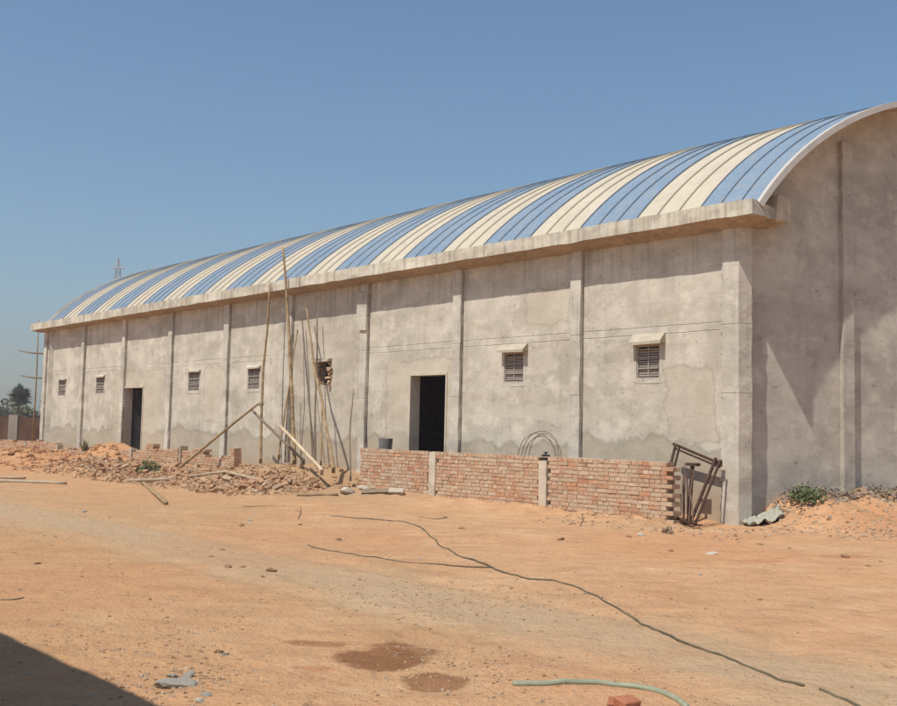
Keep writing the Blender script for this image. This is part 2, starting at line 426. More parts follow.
        c = q.mix(q.math('MULTIPLY', q.maprange(r, .70, 1.05, 1, 0), min(1, amt * 1.15)), c, col)
    W = (.24, .11, .05)
    for px, py, rx, ry, am in ((380, 657, .30, .42, .8), (418, 652, .20, .14, .7), (436, 682, .24, .26, .7), (322, 643, .22, .12, .5), (300, 641, .16, .08, .4), (846, 556, .5, .22, .35), (760, 560, .4, .2, .2), (318, 668, .15, .1, .35)):
        g_ = gnd(px, py); stain(g_.x, g_.y, rx, ry, W if am > .36 else (.42, .15, .06), am)
    # foot and hoof prints, trodden crust
    vp = q.n('ShaderNodeTexVoronoi', feature='F1'); vp.inputs['Scale'].default_value = 2.3; q.link(q.scaled(p, (1, .7, 1)), vp.inputs['Vector'])
    ft = q.math('MULTIPLY', q.maprange(vp.outputs['Distance'], .05, .16, 1, 0), q.ramp(q.noise(p, .6, 3), [(.46, 0), (.56, 1)]))
    c = q.mix(q.math('MULTIPLY', ft, .22), c, (.36, .21, .12))
    cr = q.noise(p, 1.7, 7, .7, .8)
    c = q.mix(q.math('MULTIPLY', q.maprange(cr, .53, .56, 0, 1), .22), c, (.44, .25, .135))
    q.link(c, b.inputs['Base Color'])
    pb = q.noise(p, 55, 3, .6)
    h = q.math('ADD', q.math('MULTIPLY', sm, 1.0), q.math('ADD', q.math('MULTIPLY', fine, .45), q.math('MULTIPLY', pb, .22)))
    h = q.math('ADD', h, q.math('MULTIPLY', stk, 1.2)); h = q.math('SUBTRACT', h, q.math('MULTIPLY', ft, .55)); h = q.math('ADD', h, q.math('MULTIPLY', cr, 1.1))
    q.bump(b, h, 1.0, .05)
    return m
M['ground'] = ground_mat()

# ------------------------------------------------------------------ ground sheet
def graded(lo, hi, far, step, grow):
    a = list(np.arange(lo, hi + 1e-6, step)); d = step; x = a[-1]
    while x < far: d *= grow; x += d; a.append(x)
    d = step; x = a[0]; b_ = []
    while x > -far: d *= grow; x -= d; b_.append(x)
    return b_[::-1] + a
xs = graded(-3.4, 8.0, 1500, .085, 1.055)
xs = [x for x in xs]
ys = []
y = -12.0
while y < 1500:
    ys.append(y)
    if y < 4.5: y += .4
    elif y < 12: y += .075
    elif y < 26: y += .11
    else: y *= 1.02
ys = [-1500, -600, -200, -80, -35] + ys
me = bpy.data.meshes.new('ground')
nx_, ny_ = len(xs), len(ys)
vs = [(x, y, ground_z(x, y) if (abs(x) < 60 and 0 < y < 80) else 0.0) for y in ys for x in xs]
fs = [(j * nx_ + i, j * nx_ + i + 1, (j + 1) * nx_ + i + 1, (j + 1) * nx_ + i) for j in range(ny_ - 1) for i in range(nx_ - 1)]
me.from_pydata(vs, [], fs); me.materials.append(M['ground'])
me.polygons.foreach_set('use_smooth', [True] * len(me.polygons))
o = bpy.data.objects.new('ground', me); COL.objects.link(o); o['kind'] = 'structure'
print('ground verts', len(vs))

# ================================================================== THE HALL
hall = empty('warehouse', S(0, 0, 0), 'long bare cement warehouse with barrel roof of blue and cream sheets', 'warehouse')
WT = 5.3                     # wall top
WALL_N = -.07                # wall face behind the pilaster faces
TH = .28

def wall_holes(mb, fr, a0, a1, z0, z1, holes, f, th):
    """front face at offset f, back face at f-th, with rectangular holes and their reveals"""
    A = sorted({a0, a1, *[h[0] for h in holes], *[h[1] for h in holes]})
    Z = sorted({z0, z1, *[h[2] for h in holes], *[h[3] for h in holes]})
    for i in range(len(A) - 1):
        for j in range(len(Z) - 1):
            ca, cz = (A[i] + A[i + 1]) / 2, (Z[j] + Z[j + 1]) / 2
            if any(h[0] < ca < h[1] and h[2] < cz < h[3] for h in holes): continue
            for off in (f, f - th):
                mb.quad(fr(A[i], off, Z[j]), fr(A[i + 1], off, Z[j]), fr(A[i + 1], off, Z[j + 1]), fr(A[i], off, Z[j + 1]))
    rs = holes + [(a0, a1, z0, z1)]
    for h in rs:
        mb.quad(fr(h[0], f, h[2]), fr(h[0], f - th, h[2]), fr(h[0], f - th, h[3]), fr(h[0], f, h[3]))
        mb.quad(fr(h[1], f, h[2]), fr(h[1], f - th, h[2]), fr(h[1], f - th, h[3]), fr(h[1], f, h[3]))
        mb.quad(fr(h[0], f, h[2]), fr(h[1], f, h[2]), fr(h[1], f - th, h[2]), fr(h[0], f - th, h[2]))
        mb.quad(fr(h[0], f, h[3]), fr(h[1], f, h[3]), fr(h[1], f - th, h[3]), fr(h[0], f - th, h[3]))

SEND = 32.25
WIN = [(1.72, 2.26, 2.54, 3.17), (5.23, 5.81, 2.54, 3.17), (15.74, 16.38, 2.56, 3.15), (19.28, 20.0, 2.56, 3.15), (26.4, 27.1, 2.56, 3.15), (30.0, 30.7, 2.52, 3.13)]
HOLE = (12.22, 12.84, 2.6, 3.24)
DOORS = [(7.68, 8.93, .12, 2.76), (23.2, 24.72, .12, 2.72)]
PIL = [3.6, 7.15, 10.62, 14.05, 17.47, 21.1, 24.62, 28.2]       # right-hand edges
GAP = [(p - .024, p - .002, -.2, 5.08) for p in PIL]      # open joint between each pilaster and the next panel
holes = WIN + [HOLE] + DOORS + GAP
w1 = MB(); wall_holes(w1, S, .0, 10.75, -.6, WT, [h for h in holes if h[1] < 10.7], WALL_N, TH); w1.build('wall', M['plaster'], hall)
w1 = MB(); wall_holes(w1, S, 10.75, 14.2, -.6, WT, [HOLE, GAP[3]], WALL_N, TH); w1.build('wall', M['plaster_brown'], hall)
w1 = MB(); wall_holes(w1, S, 14.2, SEND, -.6, WT, [h for h in holes if h[0] > 14.2], WALL_N, TH); w1.build('wall', M['plaster'], hall)

# pilasters, every one slightly out of true and with rough arrises
def pilaster(a0, a1, n0, n1, z0, z1, fr=S, wob=.012, name='pilaster', mat=None, nseg=22):
    mb = MB(); rows = []
    for k in range(nseg + 1):
        z = z0 + (z1 - z0) * k / nseg
        j = lambda: random.uniform(-wob, wob)
        rows.append([fr(a0 + j(), n0, z), fr(a0 + j(), n1 + j() * .5, z), fr(a1 + j() * .6, n1 + j() * .5, z), fr(a1 + j() * .4, n0, z)])
    for k in range(nseg):
        for q in range(3): mb.quad(rows[k][q], rows[k][q + 1], rows[k + 1][q + 1], rows[k + 1][q])
    mb.quad(*rows[0]); mb.quad(*rows[-1])
    return mb.build(name, mat or M['pilaster'], hall)
for p in PIL: pilaster(p, p + .27, WALL_N, .012, -.5, 5.12)
pilaster(SEND - .25, SEND + .05, WALL_N - .02, .0, -.5, 5.1)
# corner column: face on the facade, flank turned to the gable
mb = MB(); rows = []
for k in range(27):
    z = -.6 + 5.75 * k / 26; j = lambda w=.009: random.uniform(-w, w)
    A, B, Cc = S(.335 + j(.015), .0, z), S(0 + j(), 0 + j(), z), G(.27 + j(), 0.0 + j(), z)
    D, E_ = G(.27, -.2, z), S(.335, -.1, z)
    rows.append([E_, A, B, Cc, D])
for k in range(26):
    for q in range(4): mb.quad(rows[k][q], rows[k][q + 1], rows[k + 1][q + 1], rows[k + 1][q])
mb.build('pilaster', M['pilaster'], hall)['label'] = 'wide chipped corner column'
mb = MB()
z = -.15
for k in range(75):
    mb.fbox(.325, .345 + random.uniform(.002, .035), -.075, random.uniform(-.05, .004), z, z + .068, jit=.004); z += .063
mb.build('mortar_seam', M['pilaster'], hall)
# upper stub of thicker plaster on one pilaster
mb = MB(); mb.fbox(10.60, 10.99, .012, .05, 3.95, 4.9, jit=.012); mb.build('plaster_patch', M['pilaster'], hall)

# gable wall under the arch
CT, CZ, CR = 4.36, 2.27, 5.52      # circle of the roof in the gable's own frame (g = -.1)
SH = UU.dot(VV), UU.dot(GG)
def arc_t(R, zz, ct=CT): return math.sqrt(max(0, R * R - (zz - CZ) ** 2))
CT = 4.32
GW0, GW1, RG = .05, 2 * CT - .05, 5.475
gf = -.20
prof = []
for k in range(41):
    a = math.radians(180 - 32.5) + (math.radians(32.5 - 180 + 32.5)) * k / 40
    prof.append((CT + RG * math.cos(a), CZ + RG * math.sin(a)))
prof = [(max(GW0, min(GW1, t)), z) for t, z in prof]
mb = MB()
front = [G(GW0, gf, -.6)] + [G(GW0, gf, prof[0][1])] + [G(t, gf, z) for t, z in prof] + [G(GW1, gf, prof[-1][1]), G(GW1, gf, -.6)]
for k in range(len(prof) - 1):
    (t0, z0), (t1, z1) = prof[k], prof[k + 1]
    if t1 - t0 < 1e-4: continue
    for off in (gf, gf - TH):
        mb.quad(G(t0, off, -.6), G(t1, off, -.6), G(t1, off, z1), G(t0, off, z0))
    mb.quad(G(t0, gf, z0), G(t1, gf, z1), G(t1, gf - TH, z1), G(t0, gf - TH, z0))
mb.quad(G(GW0, gf, -.6), G(GW0, gf - TH, -.6), G(GW0, gf - TH, prof[0][1]), G(GW0, gf, prof[0][1]))
mb.quad(G(GW1, gf, -.6), G(GW1, gf - TH, -.6), G(GW1, gf - TH, prof[-1][1]), G(GW1, gf, prof[-1][1]))
mb.build('gable_wall', M['gable'], hall)
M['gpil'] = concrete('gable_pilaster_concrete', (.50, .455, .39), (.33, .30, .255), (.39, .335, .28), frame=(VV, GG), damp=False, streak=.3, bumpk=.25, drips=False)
for t0, zt in ((2.32, 6.95), (6.35, 6.9)):
    pilaster(t0, t0 + .24, gf, gf + .1, -.5, zt, fr=G, name='gable_pilaster', mat=M['gpil'], wob=.008)

# far gable, back wall, floor: plain but real
mb = MB()
off_far = UU * (SEND)
def T2(t, g, z): return G(t, g, z) + off_far - UU * (.95 * 2.14 * math.sin(PI * max(0, min(1, (t + .12) / 8.96))) + .35)
for k in range(len(prof) - 1):
    (t0, z0), (t1, z1) = prof[k], prof[k + 1]
    if t1 - t0 < 1e-4: continue
    for off in (0.0, TH): mb.quad(T2(t0, off, -.6), T2(t1, off, -.6), T2(t1, off, z1), T2(t0, off, z0))
    mb.quad(T2(t0, 0, z0), T2(t1, 0, z1), T2(t1, TH, z1), T2(t0, TH, z0))
mb.build('gable_wall', M['gable'], hall)
BKN = -(2 * CT) * abs(VV.dot(NN))
mb = MB(); off = VV * 8.60
def TB(s, n, z): return S(s, n, z) + off
mb.fbox(0, SEND, -.1, -.1 - TH, -.6, WT, fr=TB); mb.build('wall', M['plaster'], hall)
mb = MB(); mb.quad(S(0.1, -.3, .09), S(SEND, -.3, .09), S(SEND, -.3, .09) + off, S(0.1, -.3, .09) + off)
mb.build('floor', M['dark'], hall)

# eave slab (tapers outward), sagging and rough along its front edge
mb = MB(); rows = []
K = 90
for k in range(K + 1):
    f_ = k / K; s = -.515 + (32.75 + .515) * f_
    w = .010 * noise.noise(Vector((s * 1.3, 0, 0))) + .012 * noise.noise(Vector((s * .35, 3, 0)))
    w2 = .018 * noise.noise(Vector((s * 2.1, 7, 0))) + random.uniform(-.006, .006)
    zt = 5.495 - .05 * f_ - .03 * math.sin(f_ * PI) * 0; zb = 5.235 - .06 * f_
    if k == 0: sb, = (-.34,)
    else: sb = s
    j = random.uniform(-.006, .006)
    rows.append([S(s, .4 + j, zb + w + w2), S(s, .4 + j, zt + w), S(sb, -.75, zt + w + .0), S(sb, -.75, 5.29 if k == 0 else 5.2), S(s, .0, 5.24 if k == 0 else 5.12)])
for k in range(K):
    for q in range(5):
        if q in (3, 4): continue
        mb.quad(rows[k][q], rows[k][(q + 1) % 5], rows[k + 1][(q + 1) % 5], rows[k + 1][q])
mb.quad(*rows[0]); mb.quad(*rows[-1])
slab = mb.build('eave_slab', M['slab'], hall)
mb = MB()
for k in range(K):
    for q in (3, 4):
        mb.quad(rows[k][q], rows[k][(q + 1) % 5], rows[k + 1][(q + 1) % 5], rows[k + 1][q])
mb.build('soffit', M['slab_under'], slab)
# upstand where the slab meets the gable
mb = MB(); mb.fbox(-.44, .15, -.52, -.95, 5.27, 5.72, jit=.015)
mb.build('upstand', M['slab'], slab)

# ---- roof: sheets, each an arc in planes parallel to the gable, pushed along the hall
CT0, CZ0, CR0 = 4.36, 2.27, 5.53
A0 = math.asin((5.44 - CZ0) / CR0)
def skew(s, t):
    """the sheets fan slightly: toward the far end their crowns lie nearer than their feet"""
    s = max(s, 0); W_ = 8.96
    return .95 * (1 - math.exp(-(s / 9) ** 1.5)) * 2.14 * math.sin(PI * max(0, min(1, (t + .12) / W_)))
def roofpt(s, a, r=CR0):
    """s measured along the facade from where the gable face stands"""
    t = CT0 - r * math.cos(a); z = CZ0 + r * math.sin(a)
    return G(t, -.1, z) + UU * (s - skew(s, t))
bd = [-.645, .615, 2.06]
while len(bd) < 24: bd.append(bd[-1] + 1.402)
NA = 56
angs = [A0 + (PI - 2 * A0) * k / NA for k in range(NA + 1)]
for i in range(23):
    s0, s1 = bd[i], bd[i + 1]; blue = (i % 2 == 0)
    d = random.uniform(0, .004) + (.007 if blue else .0)
    w = (s1 - s0) / 3
    pf = [(s0 - (.0 if i == 0 else .0) + .0015, 0)]
    for r_ in (1, 2):
        c = s0 + w * r_
        pf += [(c - .022, 0), (c - .022, 0)]
        pf += [(c + .022, 0)]
    mb = MB(); rows = []
    pf = [(s0 + .002, 0)]
    for r_ in (1, 2): pf.append((s0 + w * r_, 0))
    pf.append((s1 - .002, 0))
    # gently dished pans between the ribs
    fine = []
    for a_, b_ in zip(pf[:-1], pf[1:]):
        for q in range(4):
            x = a_[0] + (b_[0] - a_[0]) * q / 4; fine.append((x, -.012 * math.sin(PI * q / 4)))
    fine.append(pf[-1])
    for a in angs:
        rows.append([roofpt(x, a, CR0 + h + d) for x, h in fine] )
    nv = len(fine)
    base = len(mb.v)
    for r_ in rows: mb.v += r_
    for k in range(NA):
        for q in range(nv - 1):
            mb.f.append((k * nv + q, k * nv + q + 1, (k + 1) * nv + q + 1, (k + 1) * nv + q)); mb.c.append(None)
    sh = mb.build('roof_sheet', M['blue'] if blue else M['cream'], hall, smooth=True)
    sh['label'] = ('blue' if blue else 'cream') + ' curved roof sheet'
    # standing seams
    for c in (s0, s0 + w, s0 + 2 * w):
        if i == 0 and c == s0: continue
        rb = MB(); vv = []
        hh = .032; ww = .005
        for a in angs:
            vv.append([roofpt(c - ww, a, CR0 - .01), roofpt(c - ww * .7, a, CR0 + hh), roofpt(c + ww * .7, a, CR0 + hh), roofpt(c + ww, a, CR0 - .01)])
        for k in range(NA):
            for q in range(3): rb.quad(vv[k][q], vv[k][q + 1], vv[k + 1][q + 1], vv[k + 1][q])
        rb.build('seam', M['rib'] if blue or c == s0 else M['ribc'], sh)
# edge trim at both ends: a folded fascia
for s_a, s_b in ((bd[0] - .012, bd[0] + .06), (bd[23] - .06, bd[23] + .012)):
    mb = MB(); rr = []
    for a in angs:
        rr.append([roofpt(s_a, a, CR0 - .07), roofpt(s_a, a, CR0 + .035), roofpt(s_b, a, CR0 + .035), roofpt(s_b, a, CR0 - .07)])
    for k in range(NA):
        for q in range(4): mb.quad(rr[k][q], rr[k][(q + 1) % 4], rr[k + 1][(q + 1) % 4], rr[k + 1][q])
    mb.quad(*rr[0]); mb.quad(*rr[-1])
    mb.build('roof_trim', M['trim'], hall)
# the sheets' lining seen under the overhang
mb = MB()
for k in range(NA):
    a, b_ = angs[k], angs[k + 1]
    mb.quad(roofpt(bd[0] + .06, a, CR0 - .05), roofpt(bd[0] + .06, b_, CR0 - .05), roofpt(bd[23] - .06, b_, CR0 - .05), roofpt(bd[23] - .06, a, CR0 - .05))
mb.build('roof_lining', M['ribc'], hall)

# ---- windows
def window(h):
    a0, a1, z0, z1 = h; near = a0 < 8
    t = MB(); fw = .028; nf = WALL_N - .045
    t.fbox(a0 + .002, a0 + fw, nf - .04, nf + .03, z0 + .002, z1 - .002)
    t.fbox(a1 - fw, a1 - .002, nf - .04, nf + .03, z0 + .002, z1 - .002)
    t.fbox(a0 + fw + .001, a1 - fw - .001, nf - .04, nf + .03, z0 + .002, z0 + fw)
    t.fbox(a0 + fw + .001, a1 - fw - .001, nf - .04, nf + .03, z1 - fw, z1 - .002)
    w = t.build('window', M['grille'], hall)
    gm = MB()
    zz = z0 + .05
    while zz < z1 - .06:                               # precast louvre blades
        gm.fbox(a0 + .04, a1 - .04, nf - .03, nf + .012, zz, zz + .026, jit=.003)
        zz += .044
    mid = (a0 + a1) / 2
    gm.fbox(mid - .012, mid + .012, nf + .018, nf + .030, z0 + .04, z1 - .04)
    for q in (.30, .62): gm.fbox(a0 + .04, a1 - .04, nf + .031, nf + .042, z0 + (z1 - z0) * q, z0 + (z1 - z0) * q + .022)
    gm.fbox(a0 + .05, a1 - .05, nf - .12, nf - .10, z0 + .01, z1 - .01)
    gm.build('louvre', M['grille'], w)
    sm = MB()
    b0, b1 = (a0 - .13, a1 + .06) if near else (a0 - .07, a1 + .02)
    j = random.uniform(-.02, .02)
    zb = z1 + .02; N1 = WALL_N + (.17 if near else .075); HT = .18 if near else .05
    pts = lambda x, e: [S(x, WALL_N, zb + .03), S(x, N1, zb - .02 + e), S(x, N1, zb + .035 + e), S(x + (.02 if x > mid else .0), WALL_N + .02, zb + HT + j), S(x, WALL_N, zb + HT + .005 + j)]
    A, B = pts(b0, j * .6), pts(b1, -j * .6)
    for q in range(5): sm.quad(A[q], A[(q + 1) % 5], B[(q + 1) % 5], B[q])
    sm.quad(*A); sm.quad(*B)
    sm.build('sunshade', M['shade'] if near else M['plaster'], w)
    # plaster margin round the opening, trowelled on by hand
    rm = MB()
    for (x0, x1, y0, y1) in ((a0 - .07, a0 - .001, z0 - .09, z1), (a1 + .001, a1 + .06, z0 - .07, z1), (a0 + .0, a1 - .0, z0 - .085, z0 - .002)):
        rm.fbox(x0, x1, WALL_N - .01, WALL_N + .006, y0, y1, jit=.005)
    rm.build('plaster_margin', M['plaster'], w)
for h in WIN: window(h)

# the broken hole with bare brick round it
mb = MB(); a0, a1, z0, z1 = HOLE
for k in range(30):
    an = 2 * PI * k / 30 + random.uniform(-.1, .1)
    cs, cz = (a0 + a1) / 2 + .35 * math.cos(an) * random.uniform(.94, 1.02), (z0 + z1) / 2 + .36 * math.sin(an) * random.uniform(.92, 1.0)
    c = random.choice([(.16, .09, .06), (.20, .12, .08), (.24, .18, .13), (.33, .26, .19)])
    mb.fbox(cs - .05, cs + .05, WALL_N - .13, WALL_N + random.uniform(-.04, .004) + (.03 if math.cos(an) < -.5 else 0), cz - .03, cz + .03, col=c, jit=.02)
for k in range(5):
    mb.fbox(a0 - .03, a0 + .05 + .05 * (k % 3), WALL_N - .06, WALL_N + .06, z0 - .06 + .11 * k, z0 + .02 + .11 * k, col=(.50, .33, .23), jit=.025)
hb = mb.build('broken_opening', M['brick'], hall)
mb = MB(); mb.fbox(a0 - .02, a1 + .1, WALL_N + .001, WALL_N + .13, z1 - .02, z1 + .06, jit=.02); mb.build('lintel', M['shade'], hb)

# ---- doorways: raised margin, deep reveal
for k, h in enumerate(DOORS):
    a0, a1, z0, z1 = h
    mb = MB(); e = .085
    mb.fbox(a0 - .05, a0 - .001, WALL_N - .02, WALL_N + .02, z0, z1 + .001)
    mb.fbox(a1 + .001, a1 + e, WALL_N - .02, WALL_N + .02, z0, z1 + .001)
    mb.fbox(a0 - .05, a1 + e, WALL_N - .02, WALL_N + .02, z1 + .003, z1 + .06)
    dr = mb.build('doorway', M['plaster'], hall)
    if k == 1:
        lf = MB(); lf.hexa([S(a1 - .06, -.36, z0 + .02), S(a1 - .02, -.36, z0 + .02), S(a1 - .30, -1.25, z0 + .02), S(a1 - .34, -1.25, z0 + .02),
                            S(a1 - .06, -.36, z1 - .04), S(a1 - .02, -.36, z1 - .04), S(a1 - .30, -1.25, z1 - .04), S(a1 - .34, -1.25, z1 - .04)])
        lf.build('door_leaf', M['doorleaf'], dr)
    st = MB(); st.fbox(a0 - .1, a1 + .1, WALL_N - .3, WALL_N + .25, -.3, z0 - .003); st.build('step', M['post'], dr)

# ================================================================== brick walls
def brick_col():
    r = random.random()
    b = random.choice([(.50, .26, .15), (.50, .30, .19), (.46, .23, .13), (.53, .35, .23), (.43, .25, .16), (.50, .38, .27), (.55, .43, .31), (.50, .32, .21)])
    k = random.uniform(.85, 1.12); return tuple(min(1, x * k) for x in b)
def brick_wall(root, s0, s1, n0, th, zb, ztop, tooth=False, ragged=None, posts=()):
    """real laid bricks on both faces and the ends of a mortar core"""
    bm_ = MB(); core = MB()
    H_, MJ, LB = .064, .0105, .225
    nc = int(round((ztop - zb) / (H_ + MJ)))
    for c in range(nc):
        z = zb + c * (H_ + MJ)
        x = s0 + ((.12 if c % 2 else 0) if tooth else (0 if c % 2 else .0))
        first = True
        x += random.uniform(0, .03)
        x_ = x
        head = c % 2 == 1
        while x_ < s1 - .03:
            l = (.115 if head else LB) * random.uniform(.96, 1.03)
            if first and c % 2: l = .115
            first = False
            if x_ + l > s1: l = s1 - x_
            lim = ragged(x_ + l / 2) if ragged else 1e9
            if z + H_ < lim and not any(p0 - .01 < x_ + l * .5 < p1 + .01 for p0, p1 in posts):
                for off in (0, th - .11):
                    dn_ = random.uniform(-.006, .006)
                    bm_.fbox(x_, x_ + l, n0 - off + dn_, n0 - off - .108 + dn_, z + random.uniform(-.003, .003), z + H_, col=brick_col(), jit=.005)
                if x_ + l > s0 + .03: core.fbox(x_ + .004, min(s1, x_ + l + MJ + .004), n0 - .012, n0 - th + .012, z - MJ, z + H_ - .002)
            x_ += l + MJ
    w = bm_.build('brickwork', M['brick_earth'] if ragged else M['brick'], root)
    core.build('mortar', M['mortar'], w)
    return w
bw = empty('brick_wall', S(5, 1, 0), 'low unplastered red brick wall with two concrete posts before the near half of the warehouse', 'wall')
P1, P2 = (6.72, 6.94), (3.52, 3.70)
brick_wall(bw, .62, 9.42, 1.0, .23, .0, 1.03, tooth=True, posts=(P1, P2))
for (p0, p1), zt in ((P1, 1.03), (P2, .97)):
    mb = MB(); mb.fbox(p0, p1, 1.03, .74, -.1, zt, jit=.012); mb.build('post', M['post'], bw)
mb = MB()
x = .75
while x < 9.3:
    l = random.uniform(.3, .8)
    if random.random() < .7: mb.fbox(x, x + l, .985, .80, 1.015, 1.015 + random.uniform(.012, .03), jit=.008)
    x += l
mb.build('mortar_cap', M['mortar'], bw)

bw2 = empty('brick_wall', S(23, 1, 0), 'half buried remains of low brick wall with pale posts left of the rubble heap', 'wall')
def rag(s):
    h = .93 - .010 * (s - 14)
    h += .10 * noise.noise(Vector((s * 1.7, 0, 0)))
    if 15.12 < s < 15.45: h = .95
    elif s < 15.2: h -= .5
    elif s < 16.9: h -= .26 + .12 * noise.noise(Vector((s * 4, 2, 0)))
    elif s < 20: h -= .09 + .08 * noise.noise(Vector((s * 3, 2, 0)))
    elif 20.5 < s < 26: h -= .16
    elif 26 < s < PS[3]: h -= .22 + .1 * noise.noise(Vector((s * 3, 1, 0)))
    if s > 34: h -= (s - 34) * .35
    return h
def sF(px): return (onF(px, 444, 1.0) - C0).dot(UU)
print('posts', [round(sF(p), 2) for p in (17, 25, 57, 110, 180, 235)])
PS = [sF(181.5) , sF(132), sF(93), sF(58), sF(26)]
brick_wall(bw2, 14.9, 36.0, 1.0, .23, .0, 1.05, tooth=True, ragged=rag, posts=[(p_, p_ + .2) for p_ in PS])
for p0, zt in zip(PS, (.86, .70, .52, .70, .70)):
    mb = MB(); mb.fbox(p0, p0 + .15, 1.012, .80, -.1, zt, jit=.015); mb.build('post', M['plank'] if p0 < 20 else M['shade'], bw2)

# ================================================================== bamboo poles
def pole(name, pts, r0, r1, mat, label, cat='pole', group=None, knots=True):
    """pts: list of (px, py, n) -> bamboo with nodes"""
    W = [onF(x, y, n) for x, y, n in pts]
    line = []
    for a, b_ in zip(W[:-1], W[1:]):
        k = max(2, int((b_ - a).length / .28))
        for i in range(k): line.append(a.lerp(b_, i / k))
    line.append(W[-1])
    foot = line[-1]; line.append(foot - UP * .12)
    L = len(line); P = []; R = []
    for i, p in enumerate(line):
        r = r1 + (r0 - r1) * i / (L - 1)
        q = p + Vector((noise.noise(p * .9), noise.noise(p * .9 + Vector((5, 5, 5))), 0)) * .02
        if knots and 0 < i < L - 1:
            P += [q - (line[i + 1] - p) * .04, q, q + (line[i + 1] - p) * .04]; R += [r, r * 1.1, r]
        else: P.append(q); R.append(r)
    mb = MB(); mb.tube(P, R, 8)
    o = mb.build(name, mat, smooth=True, base=W[-1])
    return setp(o, label, cat, group)
PG = 'bamboo scaffold poles leaning by the facade'
pole('bamboo_pole', [(269.8, 284, .47), (267, 330, .5), (263, 372, .6), (262, 403, .66), (260.8, 459, .8)], .042, .026, M['bamboo'], 'crooked bamboo pole reaching the eave just right of the fourth window from the left', group=PG)
pole('bamboo_pole', [(283.3, 247.5, .5), (288.4, 318, .52), (291, 376, .62), (294.6, 460, .85)], .052, .030, M['bamboo'], 'tallest bamboo pole, its tip rising above the eave onto the roof', group=PG)
pole('bamboo_pole', [(297.5, 330, .15), (291, 376, .4), (285, 410, .5), (278.5, 455, .7)], .028, .015, M['bamboo'], 'thin bamboo pole crossing behind the tallest pole', group=PG)
pole('bamboo_pole', [(290, 380, .3), (287, 415, .4), (285, 458, .5)], .024, .016, M['bamboo_dark'], 'short thin dark stake just left of the tallest pole foot', group=PG)
pole('bamboo_pole', [(306.8, 308, .2), (315, 372, .5), (321.7, 400, .7), (333.6, 468, 1.25)], .045, .022, M['bamboo'], 'bamboo pole slanting across the left edge of the broken hole to the right', group=PG)
pole('bamboo_pole', [(317.5, 313, .12), (317, 360, .2), (315.4, 400, .3), (315, 460, .5)], .028, .016, M['bamboo_dark'], 'thin upright bamboo pole passing left of the broken hole', group=PG)
pole('bamboo_pole', [(322, 395, .35), (322, 425, .45), (320.4, 461, .6)], .026, .018, M['bamboo'], 'short upright pole under the broken hole', group=PG)
pole('bamboo_pole', [(354, 388.5, .35), (350.5, 420, .5), (349.6, 440, .55), (350.6, 476, .9)], .022, .012, M['bamboo_dark'], 'lone thin dark stick standing at the left end of the brick wall', group=PG)
pole('bamboo_pole', [(306, 330, .1), (309, 380, .2), (312, 455, .5)], .016, .012, M['bamboo_dark'], 'very thin cane between the tallest pole and the broken hole', group=PG)
pole('bamboo_prop', [(258, 404, .72), (212, 441, 1.3), (166, 479, 2.0)], .045, .032, M['bamboo'], 'long bamboo prop slanting down to the left from the crooked pole', 'pole')
pole('bamboo_prop', [(252, 410, .66), (276, 434, .8), (303, 460, .95)], .038, .032, M['bamboo_dark'], 'dark grey prop slanting down to the right behind the poles', 'pole')
pole('bamboo_prop', [(279.8, 426, 1.2), (300, 447, 1.4), (322, 470, 1.7)], .045, .040, M['bamboo_pale'], 'pale peeled pole slanting down to the right into the rubble', 'pole')
# rope tie on the crooked pole
mb = MB(); c = onF(261, 404, .68)
for k in range(4):
    pts = [c + Vector((math.cos(a) * .062, math.sin(a) * .062, .02 * k - .03 + .01 * math.sin(a * 2))) for a in [2 * PI * i / 12 for i in range(13)]]
    mb.tube(pts, .011, 5)
setp(mb.build('rope_tie', M['plank'], base=c), 'white rope tied round the crooked pole and its props', 'rope')

# far scaffold: one standard with two putlogs at the left corner of the hall
sc = empty('scaffold', hit(34, 440, S(33, .4, 0), NN), 'thin scaffold pole with two cross pieces beyond the far left corner', 'scaffold')
pl = S(0, .3, 0)
def sp(x, y, n=-.8): return onF(x, y, n)
mb = MB(); mb.tube([sp(38.7, 319), sp(37.5, 350), sp(36.5, 376), sp(34.5, 410), sp(31.8, 446)], [.022, .026, .03, .035, .045], 7, wob=.06); mb.build('upright', M['bamboo'], sc, smooth=True)
for a, b_ in (((18, 350.5), (44, 353.5)), ((20.5, 375.5), (43, 378))):
    mb = MB(); mb.tube([sp(*a), sp((a[0] + b_[0]) / 2, (a[1] + b_[1]) / 2 + .8), sp(*b_)], [.02, .035, .04], 7, wob=.06); mb.build('cross_piece', M['bamboo_dark'], sc, smooth=True)

# poles and timbers lying on the earth
def lying(name, pix, r, mat, label, sq=False, lift=.0, cat='pole', r1=None):
    W = [GP(x, y) for x, y in pix]
    for w in W: w.z += r * .8 + lift
    line = []
    for a, b_ in zip(W[:-1], W[1:]):
        k = max(3, int((b_ - a).length / .3))
        for i in range(k): line.append(a.lerp(b_, i / k))
    line.append(W[-1])
    for p in line: p.z = max(p.z, ground_z(p.x, p.y) + r * .5)
    line = [p + Vector((0, 0, .012 * noise.noise(p))) for p in line]
    # a straight rod does not follow every dip
    mb = MB(); mb.tube(line, [r + ((r1 or r) - r) * i / (len(line) - 1) for i in range(len(line))], 4 if sq else 8, wob=.05)
    return setp(mb.build(name, mat, smooth=not sq, base=W[0]), label, cat)
lying('fallen_pole', [(-14, 478), (25, 479)], .035, M['plank'], 'pale pole on the earth cut by the left edge of the photo, upper one')
lying('fallen_pole', [(-14, 482), (66, 484.5)], .042, M['plank'], 'pale pole on the earth at far left, lower longer one with dark cut end')
